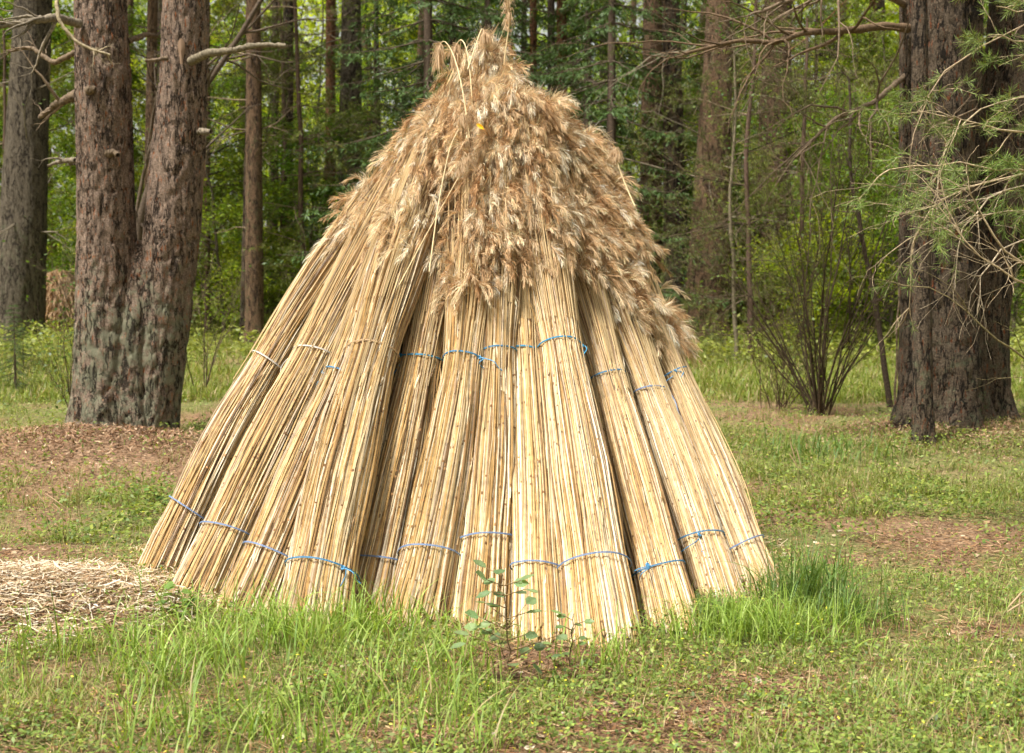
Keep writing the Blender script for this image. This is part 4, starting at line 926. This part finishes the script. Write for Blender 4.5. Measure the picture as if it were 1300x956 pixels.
litter('bark_flakes', 'dark reddish bark flakes and cone bits heaped round the pine feet', 120000, 223, 9, 17, .05, .008, [(.26, .14, .08), (.20, .11, .06), (.36, .22, .13), (.44, .31, .20), (.12, .07, .04)], onmound, .04, 3, .4)
def instraw(rg, X, Y): d = np.sqrt(((X - spx + .1) / .82) ** 2 + ((Y - spy) / .75) ** 2); return rg.random(len(X)) < 1.25 - d * (1 + .5 * (fbm(X * 3, Y * 3, s=4, o=2) - .5))
def straw(n, seed):
    rg = R_(seed); X = spx - .15 + (rg.random(n) - .5) * 2.2; Y = spy + (rg.random(n) - .5) * 2.0; k = instraw(rg, X, Y); X, Y = X[k], Y[k]; m = len(X); a = rg.random(m) * 2 * PI
    d = np.stack([np.cos(a), np.sin(a), rg.normal(0, .18, m)], 1); LL = (.02 + .15 * rg.random(m) ** 3)[:, None]
    P0 = np.stack([X, Y, gh(X, Y) + .045 * rg.random(m)], 1); P = np.stack([P0 - d * LL / 2, P0 + rg.normal(0, .1, (m, 3)) * LL * [1, 1, .3], P0 + d * LL / 2], 1)
    mb = MB(); cols = np.array([(.72, .56, .36), (.80, .68, .50), (.60, .42, .25), (.45, .28, .16), (.84, .76, .62)]); cols = cols * np.array([.74, .72, .70]); cols[3] = (.25, .15, .08)
    mb.ribbons(P, (.0042 * (.5 + rg.random((m, 1)))) * np.array([1, 1.1, .7]), np.stack([-np.sin(a), np.cos(a), rg.normal(0, .5, m)], 1), np.clip(cols[rg.choice(5, m)] * (1 + rg.normal(0, .12, (m, 1))), .01, .9))
    return tag(mb.build('chopped_straw', M_litter), 'low heap of pale chopped straw on the ground at the left foot of the stack', 'straw heap', kind='stuff')
straw(42000, 231)
def nearfoot(rg, X, Y):
    d = np.sqrt(((X - SC[0]) / 1.62) ** 2 + ((Y - SC[1]) / 1.5) ** 2); return (d < 1.18) & (rg.random(len(X)) < (1.2 - d) * 5)
litter('broken_reeds', 'broken reed ends and dust lying round the foot of the stack', 60000, 232, 5.5, 9, .07, .005, [(.52, .37, .19), (.40, .26, .13), (.26, .16, .08), (.62, .50, .33)], nearfoot, .03, 3, .25)

# sedge tussocks and single plants
def tussock(px, py, label, seed, n, h, w, cols, spread=.12, name='grass_tussock', lean=1.0):
    b = Gp(px, py); rg = R_(seed); a = rg.random(n) * 2 * PI; ln = lean * (.2 + 1.1 * rg.random(n)); K = 9; s = np.linspace(0, 1, K)[None, :, None]; hh = h * (.45 + .65 * rg.random(n))
    d = np.stack([np.cos(a), np.sin(a), 0 * a], 1); st = b + np.stack([rg.normal(0, spread, n), rg.normal(0, spread, n), 0 * a], 1)
    P = st[:, None] + d[:, None] * (hh * ln * .8)[:, None, None] * s ** 1.6 + np.array([0, 0, 1]) * hh[:, None, None] * (s - .42 * np.minimum(1.2, ln)[:, None, None] * s ** 2.8)
    side = np.stack([-d[:, 1], d[:, 0], rg.normal(0, .3, n)], 1)
    mb = MB(); mb.ribbons(P, w * (.6 + .7 * rg.random((n, 1))) * np.interp(np.linspace(0, 1, K), [0, .4, 1], [.8, 1, .06]), side, np.clip(np.array(cols)[rg.choice(len(cols), n)] * (1 + rg.normal(0, .15, (n, 1))), .01, .7))
    return tag(mb.build(name, M_blade, origin=b), label, 'grass tuft', 'grass tussocks round the stack')
DG = [(.11, .20, .05), (.15, .24, .05), (.20, .28, .06)]; LG = [(.28, .40, .06), (.36, .46, .11), (.21, .32, .05)]
tussock(1035, 772, 'tall dark green sedge tussock at the right foot of the stack', 1, 260, .42, .006, DG, .10)
tussock(1085, 800, 'spreading sedge tussock right of the tall dark one', 2, 170, .28, .005, DG, .10)
tussock(960, 805, 'arching light green tussock in front of the rightmost bundles', 3, 260, .26, .006, LG, .13)
tussock(905, 800, 'small green tussock at the foot of the bundle with the low blue knot', 4, 160, .20, .006, DG, .09)
tussock(985, 765, 'narrow green tussock against the outermost right bundle', 5, 130, .24, .005, DG, .07)
tussock(475, 815, 'long-bladed light tussock in front of the narrow dark bundle', 6, 150, .30, .007, LG, .12)
tussock(370, 830, 'long-bladed light tussock in front of the wide tan-tied bundle', 7, 200, .28, .007, LG, .16)
tussock(240, 845, 'bright tussock between the straw heap and the stack', 8, 180, .26, .007, LG, .16)
tussock(60, 858, 'thin tussock at the near edge of the straw heap', 9, 70, .32, .006, LG, .14)
tussock(880, 818, 'light wispy tussock before the bundle with the low blue knot', 12, 200, .24, .005, LG, .15)
tussock(1010, 815, 'low sprawling tussock between the arching and the tall dark ones', 13, 260, .26, .005, LG, .18)
tussock(770, 845, 'thin arching tussock in front of the broad pale bundle', 10, 60, .26, .006, LG, .12)
tussock(1050, 585, 'green tussock on the grassy rise right of the stack', 11, 200, .34, .008, DG, .3)
# round-leaved sapling in front
def asp(px, pybot, label, seed, H, nl, lsz, col, lean=0, name='leafy_seedling', cat='seedling'):
    b = Gp(px, pybot); rg = R_(seed); root = empty(name, b, label, cat)
    stem, sr = polybranch([b - [0, 0, .03], b + [lean * .4, 0, H * .5], b + [lean, 0, H]], .0045, .0015, 12, .003, rg); mb = MB(); twigs_to(mb, [(stem, sr, 0)], np.array([.14, .09, .05]), 6)
    pos = []; dr = []
    for k in range(nl):
        i = 2 + int(9.9 * (k / nl)); a = k * 2.4 + rg.normal(0, .4); L = H * (.18 + .32 * rg.random()) * (1.2 - i / 14); d = unit(np.array([math.cos(a) * 1.3, math.sin(a) * .7, .35 + .2 * rg.random()]))
        P = np.stack([stem[i], stem[i] + d * L * .5, stem[i] + d * L]); mb.tubes(P, np.array([.0026, .002, .0016]), 4, np.array([.2, .13, .06]))
        for f in ((1.0,) if k % 3 else (1.0, .55)): pos.append(stem[i] + d * L * f); dr.append(unit(d * [1, 1, .1] + rg.normal(0, .25, 3)))
    mb.build('stem', M_twig, root, smooth=True, origin=b)
    for p, d in zip(pos, dr):
        lb = MB(); lb.leaves6(np.array([p]), np.array([d]), unit(np.array([rg.normal(0, .35), -.35 + rg.normal(0, .3), 1.0]))[None], lsz * (.75 + .5 * rg.random()), lsz * .85, np.clip(np.array(col) * (1 + rg.normal(0, .15)), .01, .8))
        lb.build('leaf', M_leaf, root, origin=b)
    return root
asp(648, 884, 'slender seedling with round grey-green leaves in front of the central bundles', 3, .42, 24, .058, (.19, .27, .12), -.03)
asp(722, 850, 'small seedling right of the taller round-leaved one', 4, .22, 10, .04, (.18, .26, .09), .02)
asp(222, 792, 'broad-leaved weed at the left foot of the stack', 5, .13, 10, .06, (.16, .27, .06), .02, 'leafy_weed', 'weed')
asp(196, 648, 'broad-leaved weed beside the outermost left bundle', 6, .12, 9, .055, (.14, .25, .06), .0, 'leafy_weed', 'weed')
for k, (px, py, H, lab) in enumerate([(95, 660, .34, 'tall tan seed grass left of the stack'), (75, 700, .3, 'seed grass beside the back of the straw heap'), (1015, 650, .42, 'tall dark seed stalk right of the outermost bundle'), (1270, 830, .25, 'seed grass at the near right corner')]):
    b = Gp(px, py); rg = R_(k + 60); root = empty('seed_grass', b, lab, 'seed grass', 'single seed grasses in the clearing'); mb = MB(); hb = MB()
    for j in range(3):
        P, r = polybranch([b + rg.normal(0, .02, 3) * [1, 1, 0], b + [rg.normal(0, .03), 0, H * .6], b + [rg.normal(0, .08), 0, H * (.8 + .3 * rg.random())]], .0026, .0018, 10); mb.tubes(P, r, 4, np.array([.36, .33, .13]))
        hb.tubes(P[-4:], np.array([.002, .0045, .004, .001]), 6, np.array([.48, .34, .2]))
    mb.build('stem', M_blade, root, origin=b); hb.build('seed_head', M_litter, root, smooth=True, origin=b)
# spruce seedlings at left
sp_ = []
for k, (px, py, s_, lab) in enumerate([(20, 500, .16, 'bright green spruce seedling at the left edge under the grey pine'), (30, 474, .10, 'spruce seedling between the grey pine and the twin-stemmed pine'), (1235, 560, .08, 'tiny spruce seedling before the dark double pine')]):
    b = Gp(px, py); d = dup(SPR[1], b, k, s_ , lab, 'spruce seedling', 'spruce seedlings'); d.name = 'spruce_seedling'
# distant reed heap
hb_ = Gp(76, 420); rg = R_(91); n = 5000; a = rg.random(n) * 2 * PI; t = rg.random(n); rr = np.sqrt(np.maximum(0, 1 - t ** 2.6)) * (.92 + .1 * rg.random(n)); hw = pxr(62, hb_[1])
hh = 78 * hb_[1] / F
P0 = hb_ + np.stack([hw * rr * np.cos(a), hw * .8 * rr * np.sin(a), hh * t], 1); dv = unit(np.stack([np.cos(a) * .5, np.sin(a) * .5, -.9 + 0 * a], 1) + rg.normal(0, .35, (n, 3)))
mb = MB(); mb.ribbons(np.stack([P0, P0 + dv * .14, P0 + dv * .28 - [0, 0, .05]], 1), np.array([.02, .024, .01]), rg.normal(0, 1, (n, 3)), np.array([.50, .34, .20]) * (1 + rg.normal(0, .25, (n, 1))))
th = np.linspace(0, PI / 2, 10); pth = hb_ + np.stack([0 * th, 0 * th, hh * .93 * np.sin(th)], 1); mb.tubes(pth, (hw * .8 * np.cos(th) + .01), 20, np.array([.25, .16, .09]))
tag(mb.build('reed_heap', M_plume, origin=hb_), 'low brown heap of reeds far off between the left pines', 'reed heap')

# ------------------------------------------------------------------ sky, sun, camera
SUN_EL, SUN_AZ = 62.0, 232.0     # compass-like: 0 = +Y (away from camera), clockwise; 215 = behind camera, to the left
w = bpy.data.worlds.new('World'); scene.world = w; w.use_nodes = True; nt = w.node_tree; N, L = nt.nodes, nt.links
bg = N['Background']; sky = N.new('ShaderNodeTexSky'); sky.sky_type = 'NISHITA'; sky.sun_disc = False
sky.sun_elevation = math.radians(SUN_EL); sky.sun_rotation = math.radians(SUN_AZ); sky.dust_density = 3.0; sky.air_density = 1.0
hs = N.new('ShaderNodeHueSaturation'); hs.inputs['Saturation'].default_value = .22; L.new(sky.outputs[0], hs.inputs['Color']); wm = N.new('ShaderNodeMix'); wm.data_type = 'RGBA'; wm.blend_type = 'MULTIPLY'; wm.inputs[0].default_value = 1; wm.inputs[7].default_value = (1.03, 1.0, .90, 1); L.new(hs.outputs[0], wm.inputs[6]); L.new(wm.outputs[2], bg.inputs['Color']); bg.inputs['Strength'].default_value = .09
sd = bpy.data.lights.new('sun', 'SUN'); so = bpy.data.objects.new('sun', sd); COL.objects.link(so); sd.energy = 4.2; sd.angle = math.radians(9); sd.color = (1, .975, .925)
az = math.radians(SUN_AZ); el = math.radians(SUN_EL)
sdir = Vector((math.sin(az) * math.cos(el), math.cos(az) * math.cos(el), math.sin(el)))
so.rotation_euler = sdir.to_track_quat('Z', 'Y').to_euler(); so.location = (0, 0, 20)
cd = bpy.data.cameras.new('camera'); co = bpy.data.objects.new('camera', cd); COL.objects.link(co); scene.camera = co
co.location = (0, 0, CH); co.rotation_euler = (PI / 2 - PITCH, 0, 0); cd.sensor_width = 36; cd.lens = F / 1300 * 36; cd.clip_end = 1000; cd.clip_start = .05
cd.dof.use_dof = True; cd.dof.focus_distance = 6.9; cd.dof.aperture_fstop = 4.5
vs = scene.view_settings; vs.view_transform = 'Standard'; vs.look = 'None'; vs.gamma = 1; vs.exposure = .93; vs.use_curve_mapping = False
scene.cycles.max_bounces = 4; scene.cycles.diffuse_bounces = 3; scene.cycles.transmission_bounces = 3; scene.cycles.glossy_bounces = 1; scene.cycles.adaptive_threshold = .06; scene.cycles.use_denoising = True
scene.render.resolution_x = 1024; scene.render.resolution_y = 753
for k in list(range(len(BL))):
    pass
print('objects', len(scene.objects), 'polys', sum(len(m.polygons) for m in bpy.data.meshes))
